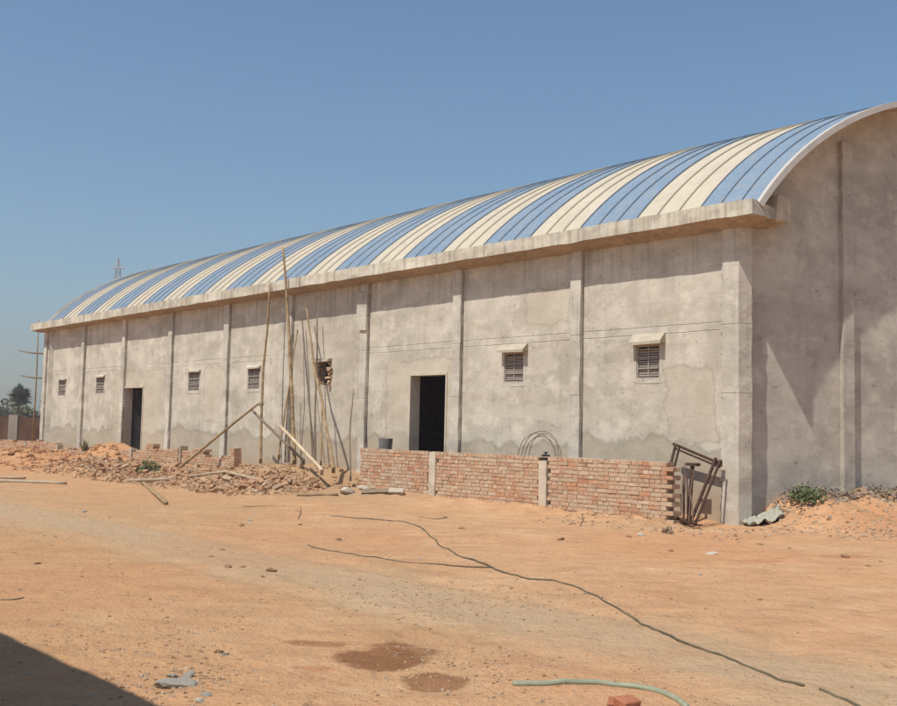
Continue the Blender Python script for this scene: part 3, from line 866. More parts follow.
lying('fallen_pole', [(143, 484), (166, 505)], .042, M['bamboo'], 'short pole sloping toward the camera at the left foot of the rubble')
lying('fallen_pole', [(129, 483), (175, 481.5)], .045, M['plank'], 'pale pole lying level left of the slanting prop foot', lift=.03)
lying('fallen_pole', [(190, 479.5), (225, 477), (260, 482)], .036, M['plank'], 'long pale pole lying along the top of the rubble heap', lift=.06)
lying('fallen_pole', [(297, 496), (338, 496)], .032, M['bamboo'], 'brown pole lying level at the right front of the rubble')
lying('broken_plank', [(188, 476), (219, 466)], .05, M['plank'], 'broken pale plank leaning on the rubble behind the long fallen pole', sq=True, lift=.08, cat='plank')
lying('broken_plank', [(223, 460.5), (248, 461)], .035, M['plank'], 'thin pale plank lying at the foot of the facade on the heap', sq=True, lift=.02, cat='plank')
lying('timber', [(362, 494.5), (389, 494.5)], .075, M['bamboo_dark'], 'dark squared timber with pale cut end before the left end of the brick wall', sq=True, cat='timber')
c = GP(388, 494.5); mb = MB(); mb.tube([c + Vector((.02, 0, .06)), c + Vector((.34, -.05, .06))], .085, 4)
setp(mb.build('concrete_piece', M['shade'], base=c), 'pale squared piece at the right end of the dark timber', 'block')

# ================================================================== leaning rusty frame
fr_ = empty('rusty_frame', onF(690, 524, .7), 'rusty steel door frame leaning against the facade by the corner column', 'frame')
def bar(mb, a, b_, w=.045, d=.03):
    a, b_ = Vector(a), Vector(b_); ax = (b_ - a).normalized()
    n_ = NN; sd = ax.cross(n_).normalized(); n2 = sd.cross(ax).normalized()
    P = []
    for p in (a, b_):
        for i, j in ((-1, -1), (1, -1), (1, 1), (-1, 1)): P.append(p + sd * w * .5 * i + n2 * d * .5 * j)
    mb.hexa(P)
TL, TR = onF(675.5, 445, .2), onF(720, 463.5, .12)
LF, RF = onF(657, 520, .75), onF(690, 524, .72)
ml = MB(); bar(ml, TL, LF, .04, .03); bar(ml, TL + UU * -.07 + NN * -.03, LF + UU * -.09, .03, .03); ml.build('leg', M['rust'], fr_)
ml = MB(); TRR = onF(716, 458, .2); bar(ml, TRR, RF, .042, .04); bar(ml, TRR + UU * -.09 - UP * .03, RF + UU * -.10, .035, .03); ml.build('leg', M['rust'], fr_)
ml = MB(); bar(ml, TL + UU * .05 + UP * .02, TR, .04, .05); bar(ml, TL - UP * .065, TR - UP * .065 , .03, .03); bar(ml, TR + UU * .07, TR - UU * .03, .11, .05); ml.build('top_bar', M['rust'], fr_)
tp = empty('steel_post', onF(690, 522, .6), 'short rusty post with flat cap standing inside the leaning frame', 'post')
mb = MB(); bar(mb, onF(692.5, 466, .35), onF(688.5, 522, .55), .05, .05); mb.build('shaft', M['rust'], tp)
mb = MB(); a = onF(693, 464.5, .35); bar(mb, a + UU * .11, a - UU * .11, .05, .12); mb.build('cap', M['rust'], tp)
mb = MB(); a = onF(687, 524, .7)
for k in range(3): bar(mb, a + UU * (.3 - .05 * k) + UP * (.02 + .03 * k), a - UU * (.3 - .1 * k) + UP * (.0 + .03 * k) + NN * .1 * k, .03, .03)
mb.build('base', M['rust'], tp)
rs = [(684.8, 463, 683.5, 524), (686.4, 472, 685, 522), (682.8, 480, 683.2, 525), (694, 470, 689, 521), (681, 494, 682, 525), (690, 490, 693, 522)]
for k, (x0, y0, x1, y1) in enumerate(rs):
    mb = MB(); a, b_ = onF(x0, y0, .5 + .04 * k), onF(x1, y1, .62 + .05 * k); m_ = a.lerp(b_, .5) + UU * random.uniform(-.03, .03)
    mb.tube([a, m_, b_], .009, 6)
    setp(mb.build('rebar', M['rebar'], base=b_), 'thin rusty reinforcing bar standing beside the steel post', 'rebar', 'reinforcing bars inside the leaning frame')

# small things by the brick wall
mb = MB(); c = S(9.18, .45, 0)
mb.tube([c + UP * 1.0, c + UP * 1.0 + UP * .02, c + UP * 1.28], [.14, .15, .17], 14)
mb.tube([c + UP * .1, c + UP * .995], [.2, .2], 10)
setp(mb.build('drum', M['bucket'], smooth=False, base=S(9.18, .45, 0)), 'dull grey drum behind the brick wall left of the near doorway', 'drum')
lp = empty('wire_loops', S(4.2, .35, .9), 'thin bent wires arching above the brick wall before the facade', 'wire')
for (xa, xb, top, n) in ((521, 562, 431, .6), (524, 558, 436, .55), (517, 556, 433, .62), (528, 560, 433.5, .5)):
    pts = []
    for k in range(17):
        f_ = k / 16; a = PI * (1 - f_); x = (xa + xb) / 2 + (xb - xa) / 2 * math.cos(a); y = 470 - (470 - top) * math.sin(a) ** .75
        pts.append(onF(x + random.uniform(-.3, .3), y, n))
    mb = MB(); mb.tube(pts, .008, 5); mb.build('wire', M['rebar'], lp)
mb = MB(); c = S(3.62, .93, 0)
mb.tube([c + UP * .97, c + UP * 1.08], [.05, .045], 10); mb.tube([c + UP * 1.05 + UU * .09, c + UP * 1.06, c + UP * 1.05 - UU * .09], .028, 8); mb.tube([c + UP * 1.08, c + UP * 1.12], [.02, .02], 8); mb.tube([c + UP * 1.12 + UU * .05, c + UP * 1.12 - UU * .05], .012, 6)
setp(mb.build('water_tap', M['black'], base=c + UP * .97), 'black valve on top of the concrete post in the brick wall', 'valve')

# ================================================================== stones, bricks, rubble
def rock_mesh(name, sx, sy, sz, seed, mat, sub=2, amp=.28, cut=True):
    bm = bmesh.new(); bmesh.ops.create_icosphere(bm, subdivisions=sub, radius=1)
    rnd = random.Random(seed)
    pl_ = [(Vector((rnd.uniform(-1, 1), rnd.uniform(-1, 1), rnd.uniform(-1, 1))).normalized(), rnd.uniform(.55, .85)) for _ in range(9)]
    for v_ in bm.verts:
        v_.co *= 1 + amp * noise.noise(v_.co * 1.6 + Vector((seed, 0, 0)))
        if cut:
            for n_, d in pl_:
                e = v_.co.dot(n_) - d
                if e > 0: v_.co -= n_ * e
        v_.co = Vector((v_.co.x * sx, v_.co.y * sy, v_.co.z * sz))
    me = bpy.data.meshes.new(name); bm.to_mesh(me); bm.free(); me.materials.append(mat); return me
def place(me, name, p, sc=1, rot=None, label=None, cat=None, group=None):
    o = bpy.data.objects.new(name, me); COL.objects.link(o); o.location = p
    o.scale = (sc, sc, sc) if isinstance(sc, (int, float)) else sc
    o.rotation_euler = rot or (random.uniform(-.3, .3), random.uniform(-.3, .3), random.uniform(0, 6.28))
    return setp(o, label, cat, group)
def brick_mesh(name, l, seed, mat):
    mb = MB(); rnd = random.Random(seed)
    P = [Vector((x, y, z)) for z in (-.037, .037) for x, y in ((-l / 2, -.055), (l / 2, -.055), (l / 2, .055), (-l / 2, .055))]
    P = [q + Vector((rnd.uniform(-.015, .015), rnd.uniform(-.01, .01), rnd.uniform(-.008, .008))) for q in P]
    bm = bmesh.new(); vv = [bm.verts.new(q) for q in P]
    for f in ((0, 3, 2, 1), (4, 5, 6, 7), (0, 1, 5, 4), (1, 2, 6, 5), (2, 3, 7, 6), (3, 0, 4, 7)): bm.faces.new([vv[k] for k in f])
    bmesh.ops.bevel(bm, geom=bm.edges[:], offset=.008, segments=1, affect='EDGES')
    me = bpy.data.meshes.new(name); bm.to_mesh(me); bm.free(); me.materials.append(mat); return me
M['bk1'] = simple('dusty_brick', (.42, .25, .145), (.33, .18, .105), 14, .93, bump=.6)
M['bk2'] = simple('earthy_brick', (.46, .295, .18), (.36, .21, .125), 12, .93, bump=.6)
M['bk3'] = simple('mortared_brick', (.46, .345, .24), (.36, .245, .155), 12, .93, bump=.6)
BKM = [brick_mesh('broken_brick', l, k, M[m_]) for k, (l, m_) in enumerate([(.23, 'bk1'), (.17, 'bk2'), (.12, 'bk1'), (.2, 'bk3'), (.14, 'bk2'), (.24, 'bk2'), (.1, 'bk3'), (.15, 'redbrick'), (.22, 'bk1')])]
bk = 0
while bk < 210:
    s = random.uniform(9.9, 21.0) if random.random() < .9 else random.uniform(21, 27)
    n_ = abs(random.gauss(2.5, .8)) if s < 19 else random.uniform(1.4, 3.2)
    if n_ < 1.6 and random.random() < .6: continue
    if n_ < .4 or n_ > 4.3: continue
    p = S(s, n_, 0); p.z = ground_z(p.x, p.y) + random.uniform(.0, .11)
    if n_ > 3.2: p.z = ground_z(p.x, p.y) + .02
    place(random.choice(BKM[:7] + BKM[8:] + BKM[:7]), 'broken_brick', p, random.uniform(.85, 1.25), (random.uniform(-.7, .7), random.uniform(-.7, .7), random.uniform(0, 6.28)),
          'dusty broken brick lying in the rubble heap before the facade', 'brick', 'broken bricks in the rubble heap')
    bk += 1
# finer rubble: uncountable
mb = MB()
def chip(p, r, col):
    k = [p + Vector((random.uniform(-1, 1), random.uniform(-1, 1), random.uniform(-.6, .8))) * r * .35 + q * r for q in
         (Vector((-1, -.7, -.5)), Vector((1, -.7, -.5)), Vector((1, .7, -.5)), Vector((-1, .7, -.5)), Vector((-.7, -.6, .5)), Vector((.7, -.5, .5)), Vector((.7, .6, .5)), Vector((-.6, .6, .5)))]
    mb.hexa(k, col)
RC = [(.40, .235, .13), (.46, .29, .17), (.34, .18, .10), (.43, .29, .19), (.38, .28, .2), (.48, .34, .22)]
for _ in range(2600):
    s = random.uniform(9.6, 23); n_ = abs(random.gauss(2.4, .95))
    if n_ > 4.4 or (n_ < 1.5 and random.random() < .6): continue
    p = S(s, n_, 0); p.z = ground_z(p.x, p.y) + random.uniform(-.01, .05); chip(p, random.uniform(.02, .075), random.choice(RC))
for _ in range(900):
    s = random.uniform(22, 31); n_ = random.uniform(1.0, 4)
    p = S(s, n_, 0); p.z = ground_z(p.x, p.y); chip(p, random.uniform(.02, .07), random.choice([(.42, .2, .1), (.48, .26, .14), (.36, .16, .08)]))
setp(mb.build('brick_rubble', M['rubble']), 'small broken brick and earth chips covering the heap before the facade', 'rubble', kind='stuff')
mb = MB()
for _ in range(1500):                                  # dry rubbish strip along the gable foot
    t = random.uniform(.5, 9); g_ = random.uniform(-.08, .45) ** 1
    p = G(t, g_, 0); p.z = ground_z(p.x, p.y) + random.uniform(0, .05)
    chip(p, random.uniform(.012, .05), random.choice([(.30, .27, .24), (.24, .2, .17), (.40, .35, .3), (.34, .25, .18)]))
for _ in range(700):
    t = random.uniform(.0, 3.2); g_ = random.uniform(.3, 2.6)
    p = G(t, g_, 0); p.z = ground_z(p.x, p.y); chip(p, random.uniform(.01, .035), random.choice([(.46, .4, .32), (.4, .27, .18), (.36, .3, .22)]))
for _ in range(260):
    s = random.uniform(-1.5, 2.4); n_ = random.uniform(.6, 2.6)
    p = S(s, n_, 0); p.z = ground_z(p.x, p.y); chip(p, random.uniform(.01, .035), random.choice([(.46, .4, .32), (.4, .27, .18), (.30, .2, .13)]))
setp(mb.build('debris', M['rubble']), 'grey crumbs of stone and cement strewn along the foot of the end wall', 'debris', kind='stuff')
# gravel over the yard
mb = MB()
for _ in range(6500):
    y = 5.3 + 15 * random.random() ** 1.7; x = random.uniform(-.47, .47) * y
    if noise.noise(Vector((x * .7, y * .7, 3))) + random.uniform(-.35, .35) < .0: continue
    p = Vector((x, y, 0)); p.z = ground_z(x, y) + .002
    r = random.choice((.003, .004, .005, .006, .008, .011)) * (1 + .03 * y) * random.uniform(.8, 1.2); p.z -= r * .35; chip(p, r, random.choice([(.46, .29, .18), (.42, .26, .16), (.50, .35, .24), (.36, .22, .14), (.46, .39, .31)]))
for cxp, cyp, sd, cnt in ((185, 680, .22, 260), (420, 600, .5, 260), (560, 600, .5, 150), (470, 672, .3, 180), (120, 640, .5, 200)):
    c = gnd(cxp, cyp)
    for _ in range(cnt):
        p = c + Vector((random.gauss(0, sd), random.gauss(0, sd * 1.3), 0)); p.z = ground_z(p.x, p.y) + .002
        chip(p, random.uniform(.004, .014), random.choice([(.40, .33, .26), (.32, .2, .12), (.45, .36, .27)]))
setp(mb.build('gravel', M['rubble']), 'fine gravel and crumbs scattered over the bare orange yard', 'gravel', kind='stuff')

# individual stones and clods
GL = 'scattered earth clods and stones in the yard'
RK = [rock_mesh('stone', 1, .8, .5, k, M['stone']) for k in range(4)]
CL = [rock_mesh('earth_clod', 1, .85, .45, 20 + k, M['clod']) for k in range(4)]
PSM = rock_mesh('mortar_lump', 1, .8, .6, 41, M['palestone'])
def rk(me, x, y, r, name, label, cat='stone', group=None, sc=None, rot=None):
    if group == GL: r *= .72
    p = GP(x, y); p.z += r * .12
    return place(me, name, p, sc or r, rot, label, cat, group)
rk(RK[0], 178, 686, .12, 'slab_fragment', 'largest flat grey cement slab piece lying in the lower left yard', sc=(.14, .11, .07), rot=(.1, .1, .3))
rk(RK[1], 163, 684, .06, 'slab_fragment', 'small grey cement piece left of the large flat one', sc=(.075, .06, .04))
rk(RK[2], 172, 677, .05, 'slab_fragment', 'grey cement piece behind the large flat one, darker', sc=(.05, .05, .035))
rk(RK[3], 188, 677, .05, 'slab_fragment', 'grey cement piece at the right of the large flat one', sc=(.065, .05, .04))
rk(PSM, 200, 701.5, .03, 'mortar_lump', 'tiny white lump near the bottom edge right of the cement pieces')
rk(RK[3], 207, 696, .04, 'stone', 'dark stone near the bottom edge beside a tiny white lump')
place(BKM[7], 'brick_piece', GP(628, 708, .02), .85, (.2, .1, .6), 'bright red brick piece at the bottom edge below the green hose', 'brick')
place(BKM[7], 'brick_piece', GP(616, 706, .015), .6, (.5, .2, 2.), 'smaller orange brick piece left of the bright red one at the bottom edge', 'brick')
rk(PSM, 347, 494, .24, 'mortar_lump', 'large pale cement lump before the left end of the brick wall', sc=(.25, .2, .2))
rk(PSM, 363, 489, .15, 'mortar_lump', 'smaller pale cement lump behind the dark timber', sc=(.18, .14, .12))
rk(PSM, 641, 536, .07, 'mortar_lump', 'white lump on the earth before the right half of the brick wall')
rk(PSM, 711, 554, .06, 'mortar_lump', 'flat white scrap on the bare earth below the corner column', sc=(.09, .06, .02))
GL = 'scattered earth clods and stones in the yard'
for x, y, r in ((84, 512, .09), (37, 564, .06), (211, 557, .05), (228, 567, .07), (243, 567, .05), (272, 571, .09), (250, 521, .08), (241, 526, .09), (222, 550, .06), (110, 518, .04), (55, 537, .04),
                (300, 525, .06), (338, 540, .07), (462, 529, .08), (560, 540, .09), (574, 524, .07), (540, 521, .05), (612, 500, .05), (671, 551, .06), (846, 557, .1), (868, 566, .05), (881, 562, .05), (790, 549, .05),
                (82, 577, .03), (219, 652, .05), (226, 655, .05), (263, 577, .04), (150, 600, .03), (20, 590, .03), (700, 575, .04), (760, 600, .04), (420, 560, .04), (360, 580, .03), (655, 530, .05), (630, 537, .07), (720, 540, .05), (760, 545, .07), (800, 520, .08), (830, 524, .07), (775, 532, .06)):
    rk(random.choice(CL + RK[:1]), x, y, r, 'earth_clod', 'small brown clod or stone lying loose on the bare yard', 'clod', GL)

# pale sack / tarpaulin by the corner
bm = bmesh.new(); bmesh.ops.create_grid(bm, x_segments=44, y_segments=36, size=1)
c = GP(763, 525)
for v_ in bm.verts:
    x, y = v_.co.x, v_.co.y; e = 1 + .25 * noise.noise(Vector((math.atan2(y, x) * 1.2, 3, 0)))
    x, y = x * .30 * e, y * .26 * e
    z = ground_z(c.x + x, c.y + y) - c.z + .06 + .09 * noise.noise(Vector((x * 9, y * 9, 0))) + .06 * abs(noise.noise(Vector((x * 21, y * 19, 4)))) + .08 * max(0, 1 - (x * x / .1 + y * y / .05))
    v_.co = Vector((x, y, z))
me = bpy.data.meshes.new('sack'); bm.to_mesh(me); bm.free(); me.materials.append(M['tarp'])
o = bpy.data.objects.new('sack', me); COL.objects.link(o); o.location = c
so = o.modifiers.new('thick', 'SOLIDIFY'); so.thickness = .008
setp(o, 'crumpled pale green sack on the rubble right of the corner column', 'sack')

# cable and hose
def groundline(name, pix, r, mat, label, cat, n=10, lift=.0):
    W = [GP(x, y) for x, y in pix]; line = []
    for i in range(len(W) - 1):
        p0 = W[max(0, i - 1)]; p1 = W[i]; p2 = W[i + 1]; p3 = W[min(len(W) - 1, i + 2)]
        for k in range(n):
            t = k / n
            q = .5 * ((2 * p1) + (-p0 + p2) * t + (2 * p0 - 5 * p1 + 4 * p2 - p3) * t * t + (-p0 + 3 * p1 - 3 * p2 + p3) * t ** 3)
            line.append(q)
    line.append(W[-1])
    for p in line:
        wv = noise.noise(p * 1.1)
        p.z = ground_z(p.x, p.y) + r * .45 + lift + .011 * wv
        p.x += .03 * noise.noise(p * 1.7 + Vector((9, 0, 0)))
    mb = MB(); mb.tube(line, r, 8, wob=.05)
    return setp(mb.build(name, mat, smooth=True, base=W[0]), label, cat)
groundline('cable', [(330, 516), (360, 519), (403, 522), (425, 531), (440, 545), (462, 557), (490, 567), (520, 577), (560, 583), (590, 594), (622, 611), (660, 632), (700, 649), (740, 665), (775, 679), (803, 686)], .010, M['cable'], 'long dusty cable snaking across the yard toward the lower right', 'cable')
groundline('cable', [(819, 690), (832, 696), (852, 704), (866, 712)], .011, M['cable'], 'short dark cable end at the lower right corner of the yard', 'cable')
groundline('cable', [(308, 545), (325, 550), (370, 557), (410, 563), (450, 566), (492, 568)], .009, M['cable'], 'thin branch cable joining the long one from the left', 'cable')
groundline('hose', [(513, 685.5), (545, 685.5), (575, 684), (605, 685), (635, 688), (660, 693), (675, 699), (686, 708)], .020, M['hose'], 'dusty green garden hose curving at the bottom edge of the yard', 'hose')
groundline('twig', [(418, 517), (432, 519), (447, 518), (440, 515)], .012, M['bamboo'], 'curled dry twig on the earth before the brick wall', 'twig')
groundline('twig', [(0, 600), (12, 600), (24, 598)], .008, M['bamboo_dark'], 'dark stick on the earth at the left edge of the photo', 'twig')
groundline('twig', [(243, 507), (262, 506), (285, 506)], .012, M['bamboo'], 'thin stick lying below the middle of the rubble heap', 'twig')
for x, y in ((298, 519), (580, 526)):
    c = GP(x, y); mb = MB(); mb.tube([c, c + Vector((.05, 0, .1)), c + Vector((.03, .02, .2))], [.012, .01, .006], 5); mb.tube([c + Vector((.05, 0, .1)), c + Vector((-.05, 0, .15))], [.007, .004], 5)
    setp(mb.build('dry_stalk', M['bamboo_dark'], base=c), 'broken dry stalk standing in the earth, ' + ('below the rubble' if x < 400 else 'below the right half of the brick wall'), 'stalk')

# ================================================================== plants
def leaf_cloud(mb, c, rx, ry, rz, n, size, up=.3):
    for _ in range(n):
        d = Vector((random.gauss(0, 1), random.gauss(0, 1), random.gauss(0, 1))).normalized() * random.random() ** .45
        d = d * (1 + .35 * noise.noise(d * 2.2 + c))
        p = c + Vector((d.x * rx, d.y * ry, abs(d.z) * rz if up > 0 else d.z * rz))
        a = Vector((random.uniform(-1, 1), random.uniform(-1, 1), random.uniform(-.3, 1))).normalized(); b_ = a.cross(Vector((random.uniform(-1, 1), random.uniform(-1, 1), random.uniform(-1, 1)))).normalized()
        s_ = size * random.uniform(.6, 1.4)
        mb.quad(p - a * s_, p + b_ * s_ * .45, p + a * s_, p - b_ * s_ * .45)
def bush(name, x, y, rx, rz, n, size, mat, label, cat='plant', stems=6):
    c = G(x[0], x[1], 0) if isinstance(x, tuple) else GP(x, y)
    if isinstance(x, tuple): c.z = ground_z(c.x, c.y)
    r = empty(name, c, label, cat)
    mb = MB(); leaf_cloud(mb, c + UP * .02, rx, rx * .8, rz, n, size); mb.build('foliage', mat, r)
    mb = MB()
    for k in range(stems):
        a = random.uniform(0, 6.28); mb.tube([c - UP * .02, c + Vector((math.cos(a) * rx * .4, math.sin(a) * rx * .4, rz * .5)), c + Vector((math.cos(a) * rx * .7, math.sin(a) * rx * .7, rz * .9))], [.008, .006, .003], 5)
    mb.build('stems', M['dryleaf'], r)
bush('bush', 149, 473, .36, .36, 420, .04, M['leaf'], 'round green weed bush growing on the rubble before the low brick wall')
bush('weed', 215, 461, .2, .18, 120, .035, M['leaf'], 'small green weed beside the brick stub at the facade foot')
bush('weed', (1.05, .45), 0, .34, .24, 300, .04, M['leaf'], 'green weed tuft at the foot of the end wall by the corner')
bush('weed', (1.3, .15), 0, .42, .24, 200, .035, M['dryleaf'], 'dry brownish weed behind the green tuft at the end wall')
bush('weed', (1.9, .12), 0, .5, .22, 260, .035, M['dryleaf'], 'low dry weed left of the end wall pilaster foot')
bush('weed', (3.0, .1), 0, .55, .16, 220, .035, M['dryleaf'], 'low dry weed right of the end wall pilaster foot')
bush('weed', 668, 534, .12, .1, 50, .03, M['dryleaf'], 'tiny dry weed before the right end of the brick wall')
# agave
c = onF(84, 463, 1.45); c.z = ground_z(c.x, c.y); ag = empty('agave', c, 'spiky agave plant with upright grey green leaves before the far facade', 'plant')
for k in range(15):
    a = 2 * PI * k / 15 + random.uniform(-.2, .2); l = random.uniform(.3, .6); sp_ = random.uniform(.06, .26)
    d = Vector((math.cos(a), math.sin(a), 0)); q = Vector((-d.y, d.x, 0)); mb = MB(); prev = None
    for i in range(7):
        f_ = i / 6; w = .055 * math.sin(PI * (.25 + .75 * f_)) * (1 - f_ ** 3) + .003; p = c + d * sp_ * f_ + UP * (l * f_ - .1 * f_ * f_)
        cur = (p - q * w, p - d * w * .5, p + q * w)
        if prev:
            for j in range(2): mb.quad(prev[j], prev[j + 1], cur[j + 1], cur[j])
            mb.quad(prev[2], prev[0], cur[0], cur[2])
        prev = cur
    mb.build('leaf', M['agave'] if k % 3 else M['dryleaf'], ag)

# ---- far things
def farp(x, y, dist):
    r = ray(x, y); return Vector((0, 0, EYE)) + r * (dist / r.y)
# palm
PD = 120.0
top = farp(20, 397, PD); base = Vector((top.x - .2, top.y, -.1))
pr = empty('palm_tree', base, 'fan palm with round dark crown standing beyond the far left corner', 'tree')
mb = MB(); mb.tube([base, base.lerp(top, .5) + Vector((.12, 0, 0)), top], [.28, .2, .17], 10); mb.build('trunk', M['bark'], pr, smooth=True)
mb = MB()
for k in range(90):
    d = Vector((random.gauss(0, 1), random.gauss(0, 1), random.gauss(.1, .9))).normalized(); pl_ = random.uniform(.45, 1.05)
    hub = top + d * pl_; mb.tube([top, hub], .025, 4)
    s1 = d.cross(UP if abs(d.z) < .9 else Vector((1, 0, 0))).normalized(); s2 = d.cross(s1)
    nl = 14; R_ = random.uniform(.6, .85)
    for i in range(nl):
        a = -2.3 + 4.6 * i / (nl - 1); v_ = d * math.cos(a) + s1 * math.sin(a); v2 = v_ * R_ - UP * .12
        w = s2.cross(v_).normalized() * .045 if False else (d * -math.sin(a) + s1 * math.cos(a)) * .085
        mb.quad(hub, hub + v2 * .6 + w, hub + v2, hub + v2 * .6 - w)
mb.build('crown', M['palm'], pr)
def tree(x, ytop, dist, w, h0, label, n=900, cat='tree', size=.28):
    t_ = farp(x, ytop, dist); H_ = t_.z; b_ = Vector((t_.x, t_.y, -.1))
    r = empty('tree', b_, label, cat, 'trees beyond the far corner')
    mb = MB(); mb.tube([b_, b_ + UP * H_ * .35, b_ + UP * H_ * .6 + Vector((.3, 0, 0))], [.22, .16, .08], 7)
    for k in range(5):
        a = 2 * PI * k / 5; mb.tube([b_ + UP * H_ * .35, b_ + Vector((math.cos(a) * w * .5, math.sin(a) * w * .5, H_ * .7))], [.09, .03], 5)
    mb.build('trunk', M['bark'], r)
    mb = MB()
    for k in range(11):
        c = b_ + Vector((random.uniform(-.65, .65) * w, random.uniform(-.5, .5) * w, H_ * random.uniform(h0, .88)))
        leaf_cloud(mb, c, w * .42, w * .42, H_ * .13, n // 11, size, up=-1)
    mb.build('crown', M['tree'], r)
tree(-6, 396, 140, 3.2, .45, 'dark bushy tree at the left edge of the photo behind the palm')
tree(37, 399, 95, 2.2, .35, 'low bush tree between the palm and the warehouse corner', 700)
tree(6, 405, 170, 3.6, .3, 'low tree below and left of the palm crown')
tree(28, 408, 150, 4.0, .3, 'low tree behind the palm trunk, mostly hidden')
tree(-40, 390, 150, 4.5, .4, 'broad tree left outside the frame', 700)
for k in range(7): tree(-70 - 26 * k, 398 + random.uniform(-6, 6), 160 + 8 * k, 4.5, .3, 'far tree left of the photo in the hazy tree line', 500)
# far boundary wall
FD = 60.0
fa, fb, fcx = farp(-260, 417, FD), farp(60, 418, FD), None
fw = empty('boundary_wall', Vector((fb.x, fb.y, 0)), 'far brown brick boundary wall with a grey plastered stretch at left edge', 'wall')
def fwall(x0, x1, mat, name, dd=0.0, top=1.75):
    A, B = farp(x0, 418, FD), farp(x1, 418, FD); mb = MB(); A.z = B.z = 0; A.y -= dd; B.y -= dd
    k = max(1, int((B - A).length / 2.5))
    for i in range(k):
        a, b_ = A.lerp(B, i / k), A.lerp(B, (i + 1) / k)
        zt = top + random.uniform(-.05, .05)
        mb.hexa([a, b_, b_ + Vector((0, .25, 0)), a + Vector((0, .25, 0))] + [q + UP * zt for q in (a, b_, b_ + Vector((0, .25, 0)), a + Vector((0, .25, 0)))])
    return mb.build(name, mat, fw)
fwall(-300, 9, M['farwall'], 'brickwork'); fwall(9.02, 18, M['farpanel'], 'plastered_panel', .05, 1.8); fwall(18.02, 90, M['farwall'], 'brickwork')
# pylon
PY = 250.0
tp_ = farp(118.5, 258, PY); pb = Vector((tp_.x, tp_.y, 0)); H_ = tp_.z
py = empty('pylon', pb, 'faint lattice power pylon far behind the roof', 'pylon')
mb = MB()
def hw(z): return 1.9 * (1 - z / H_) ** 1.1 + .4
lv = [H_ * f_ for f_ in (0, .16, .31, .45, .57, .67, .75, .82, .88, .94)]
cs = lambda z: [pb + Vector((sx * hw(z), sy * hw(z), z)) for sx, sy in ((-1, -1), (1, -1), (1, 1), (-1, 1))]
for z0, z1 in zip(lv[:-1], lv[1:]):
    A, B = cs(z0), cs(z1)
    for k in range(4):
        mb.tube([A[k], B[k]], .08, 4); mb.tube([A[k], B[(k + 1) % 4]], .04, 4); mb.tube([A[(k + 1) % 4], B[k]], .04, 4); mb.tube([B[k], B[(k + 1) % 4]], .04, 4)
mb.tube([pb + UP * lv[-1], pb + UP * H_], .22, 4); mb.build('mast', M['pylon'], py)
for z_ in (.76, .85, .94):
    mb = MB(); c = pb + UP * H_ * z_; w = 1.5
    for sg in (-1, 1):
        mb.tube([c, c + Vector((sg * w, 0, 0))], .13, 4); mb.tube([c + UP * 1.4, c + Vector((sg * w, 0, 0))], .1, 4)
    mb.build('cross_arm', M['pylon'], py)

# ---- the building behind the camera's left whose shadow lies in the corner
LH = 3.5
off = Vector((SUN.x, SUN.y, 0)) * (LH / SUN.z)
e0 = gnd(0, 632) + off
nb = empty('shed', e0, 'plain cement shed outside the left edge whose shadow lies on the yard', 'shed')
def Q(a, b_, z): return e0 + UU * a + NN * b_ + UP * z
A_ = (e0 - (gnd(160, 706) + off)).length
mb = MB(); mb.fbox(-A_ - .9, 9, .25, 5.2, -.2, LH - .18, fr=Q); mb.build('wall', M['nextbuild'], nb)
mb = MB(); mb.fbox(-A_ - 1.1, 9.2, 0, 5.4, LH - .178, LH, fr=Q); mb.build('roof', M['post'], nb)
mb = MB(); mb.fbox(2, 3, .18, .248, 0, 2.1, fr=Q); mb.build('door', M['doorleaf'], nb)
mb = MB(); mb.fbox(5, 6.2, .18, .248, 1.0, 2.0, fr=Q); mb.build('window', M['grille'], nb)

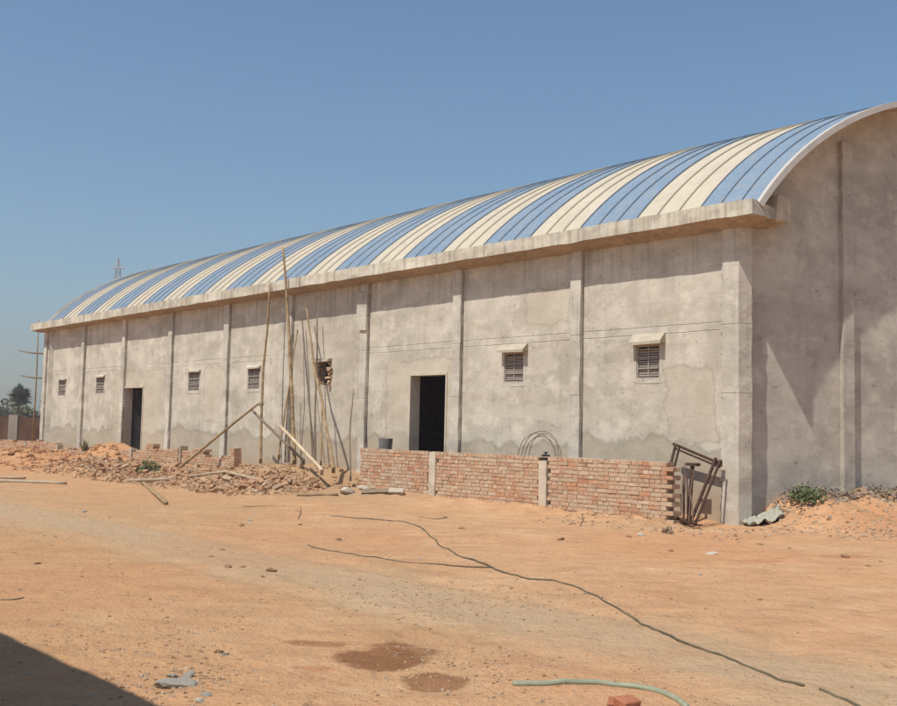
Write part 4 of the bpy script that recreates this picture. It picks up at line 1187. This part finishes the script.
# ================================================================== haze, light, camera
hz = bpy.data.meshes.new('haze'); bm = bmesh.new(); bmesh.ops.create_cube(bm, size=1); bm.to_mesh(hz); bm.free()
ho = bpy.data.objects.new('haze', hz); COL.objects.link(ho); ho.scale = (900, 700, 46); ho.location = (0, 200, 46 / 2 - 1.7); ho['kind'] = 'stuff'
HM = bpy.data.materials.new('haze'); HM.use_nodes = True; nt = HM.node_tree; nt.nodes.clear()
vo = nt.nodes.new('ShaderNodeVolumePrincipled'); ou = nt.nodes.new('ShaderNodeOutputMaterial'); nt.links.new(vo.outputs[0], ou.inputs['Volume'])
vo.inputs['Density'].default_value = .0013; vo.inputs['Color'].default_value = (.70, .61, .69, 1); vo.inputs['Anisotropy'].default_value = .2
hz.materials.append(HM)

sl = bpy.data.lights.new('sun', 'SUN'); sl.energy = 3.9; sl.angle = math.radians(.6); sl.color = (1, .945, .84)
so = bpy.data.objects.new('sun', sl); COL.objects.link(so); so.rotation_euler = SUN.to_track_quat('Z', 'Y').to_euler(); so.location = (0, 0, 40)
w = bpy.data.worlds.new('World'); SC.world = w; w.use_nodes = True; nt = w.node_tree; nt.nodes.clear()
sk = nt.nodes.new('ShaderNodeTexSky'); sk.sky_type = 'NISHITA'; sk.sun_disc = False
sk.sun_elevation = math.asin(SUN.z); sk.sun_rotation = math.atan2(SUN.x, SUN.y)
sk.air_density = 1.2; sk.dust_density = .9; sk.ozone_density = 2.6; sk.altitude = 0
bg = nt.nodes.new('ShaderNodeBackground'); bg.inputs['Strength'].default_value = .087
wo = nt.nodes.new('ShaderNodeOutputWorld'); mx = nt.nodes.new('ShaderNodeMix'); mx.data_type = 'RGBA'; mx.blend_type = 'MULTIPLY'; mx.inputs[0].default_value = 1; nt.links.new(sk.outputs[0], mx.inputs[6]); mx.inputs[7].default_value = (.87, 1.03, 1.08, 1)
nt.links.new(mx.outputs[2], bg.inputs[0]); nt.links.new(bg.outputs[0], wo.inputs[0])

cd = bpy.data.cameras.new('camera'); cam = bpy.data.objects.new('camera', cd); COL.objects.link(cam)
cd.sensor_width = 36; cd.lens = 36 * F / 897; cd.clip_end = 6000; cd.clip_start = .05
R = Matrix(((X_.x, -X_.y, -X_.z), (FW_.x, -FW_.y, -FW_.z), (U_.x, -U_.y, -U_.z)))
mw = R.to_4x4(); mw.translation = Vector((0, 0, EYE)); cam.matrix_world = mw
SC.camera = cam
SC.render.engine = 'CYCLES'
SC.render.resolution_x = 1024; SC.render.resolution_y = 806
SC.cycles.volume_step_rate = 4; SC.cycles.volume_bounces = 0
vs_ = SC.view_settings; vs_.view_transform = 'Standard'; vs_.look = 'None'; vs_.gamma = 1; vs_.exposure = .3; vs_.use_curve_mapping = False
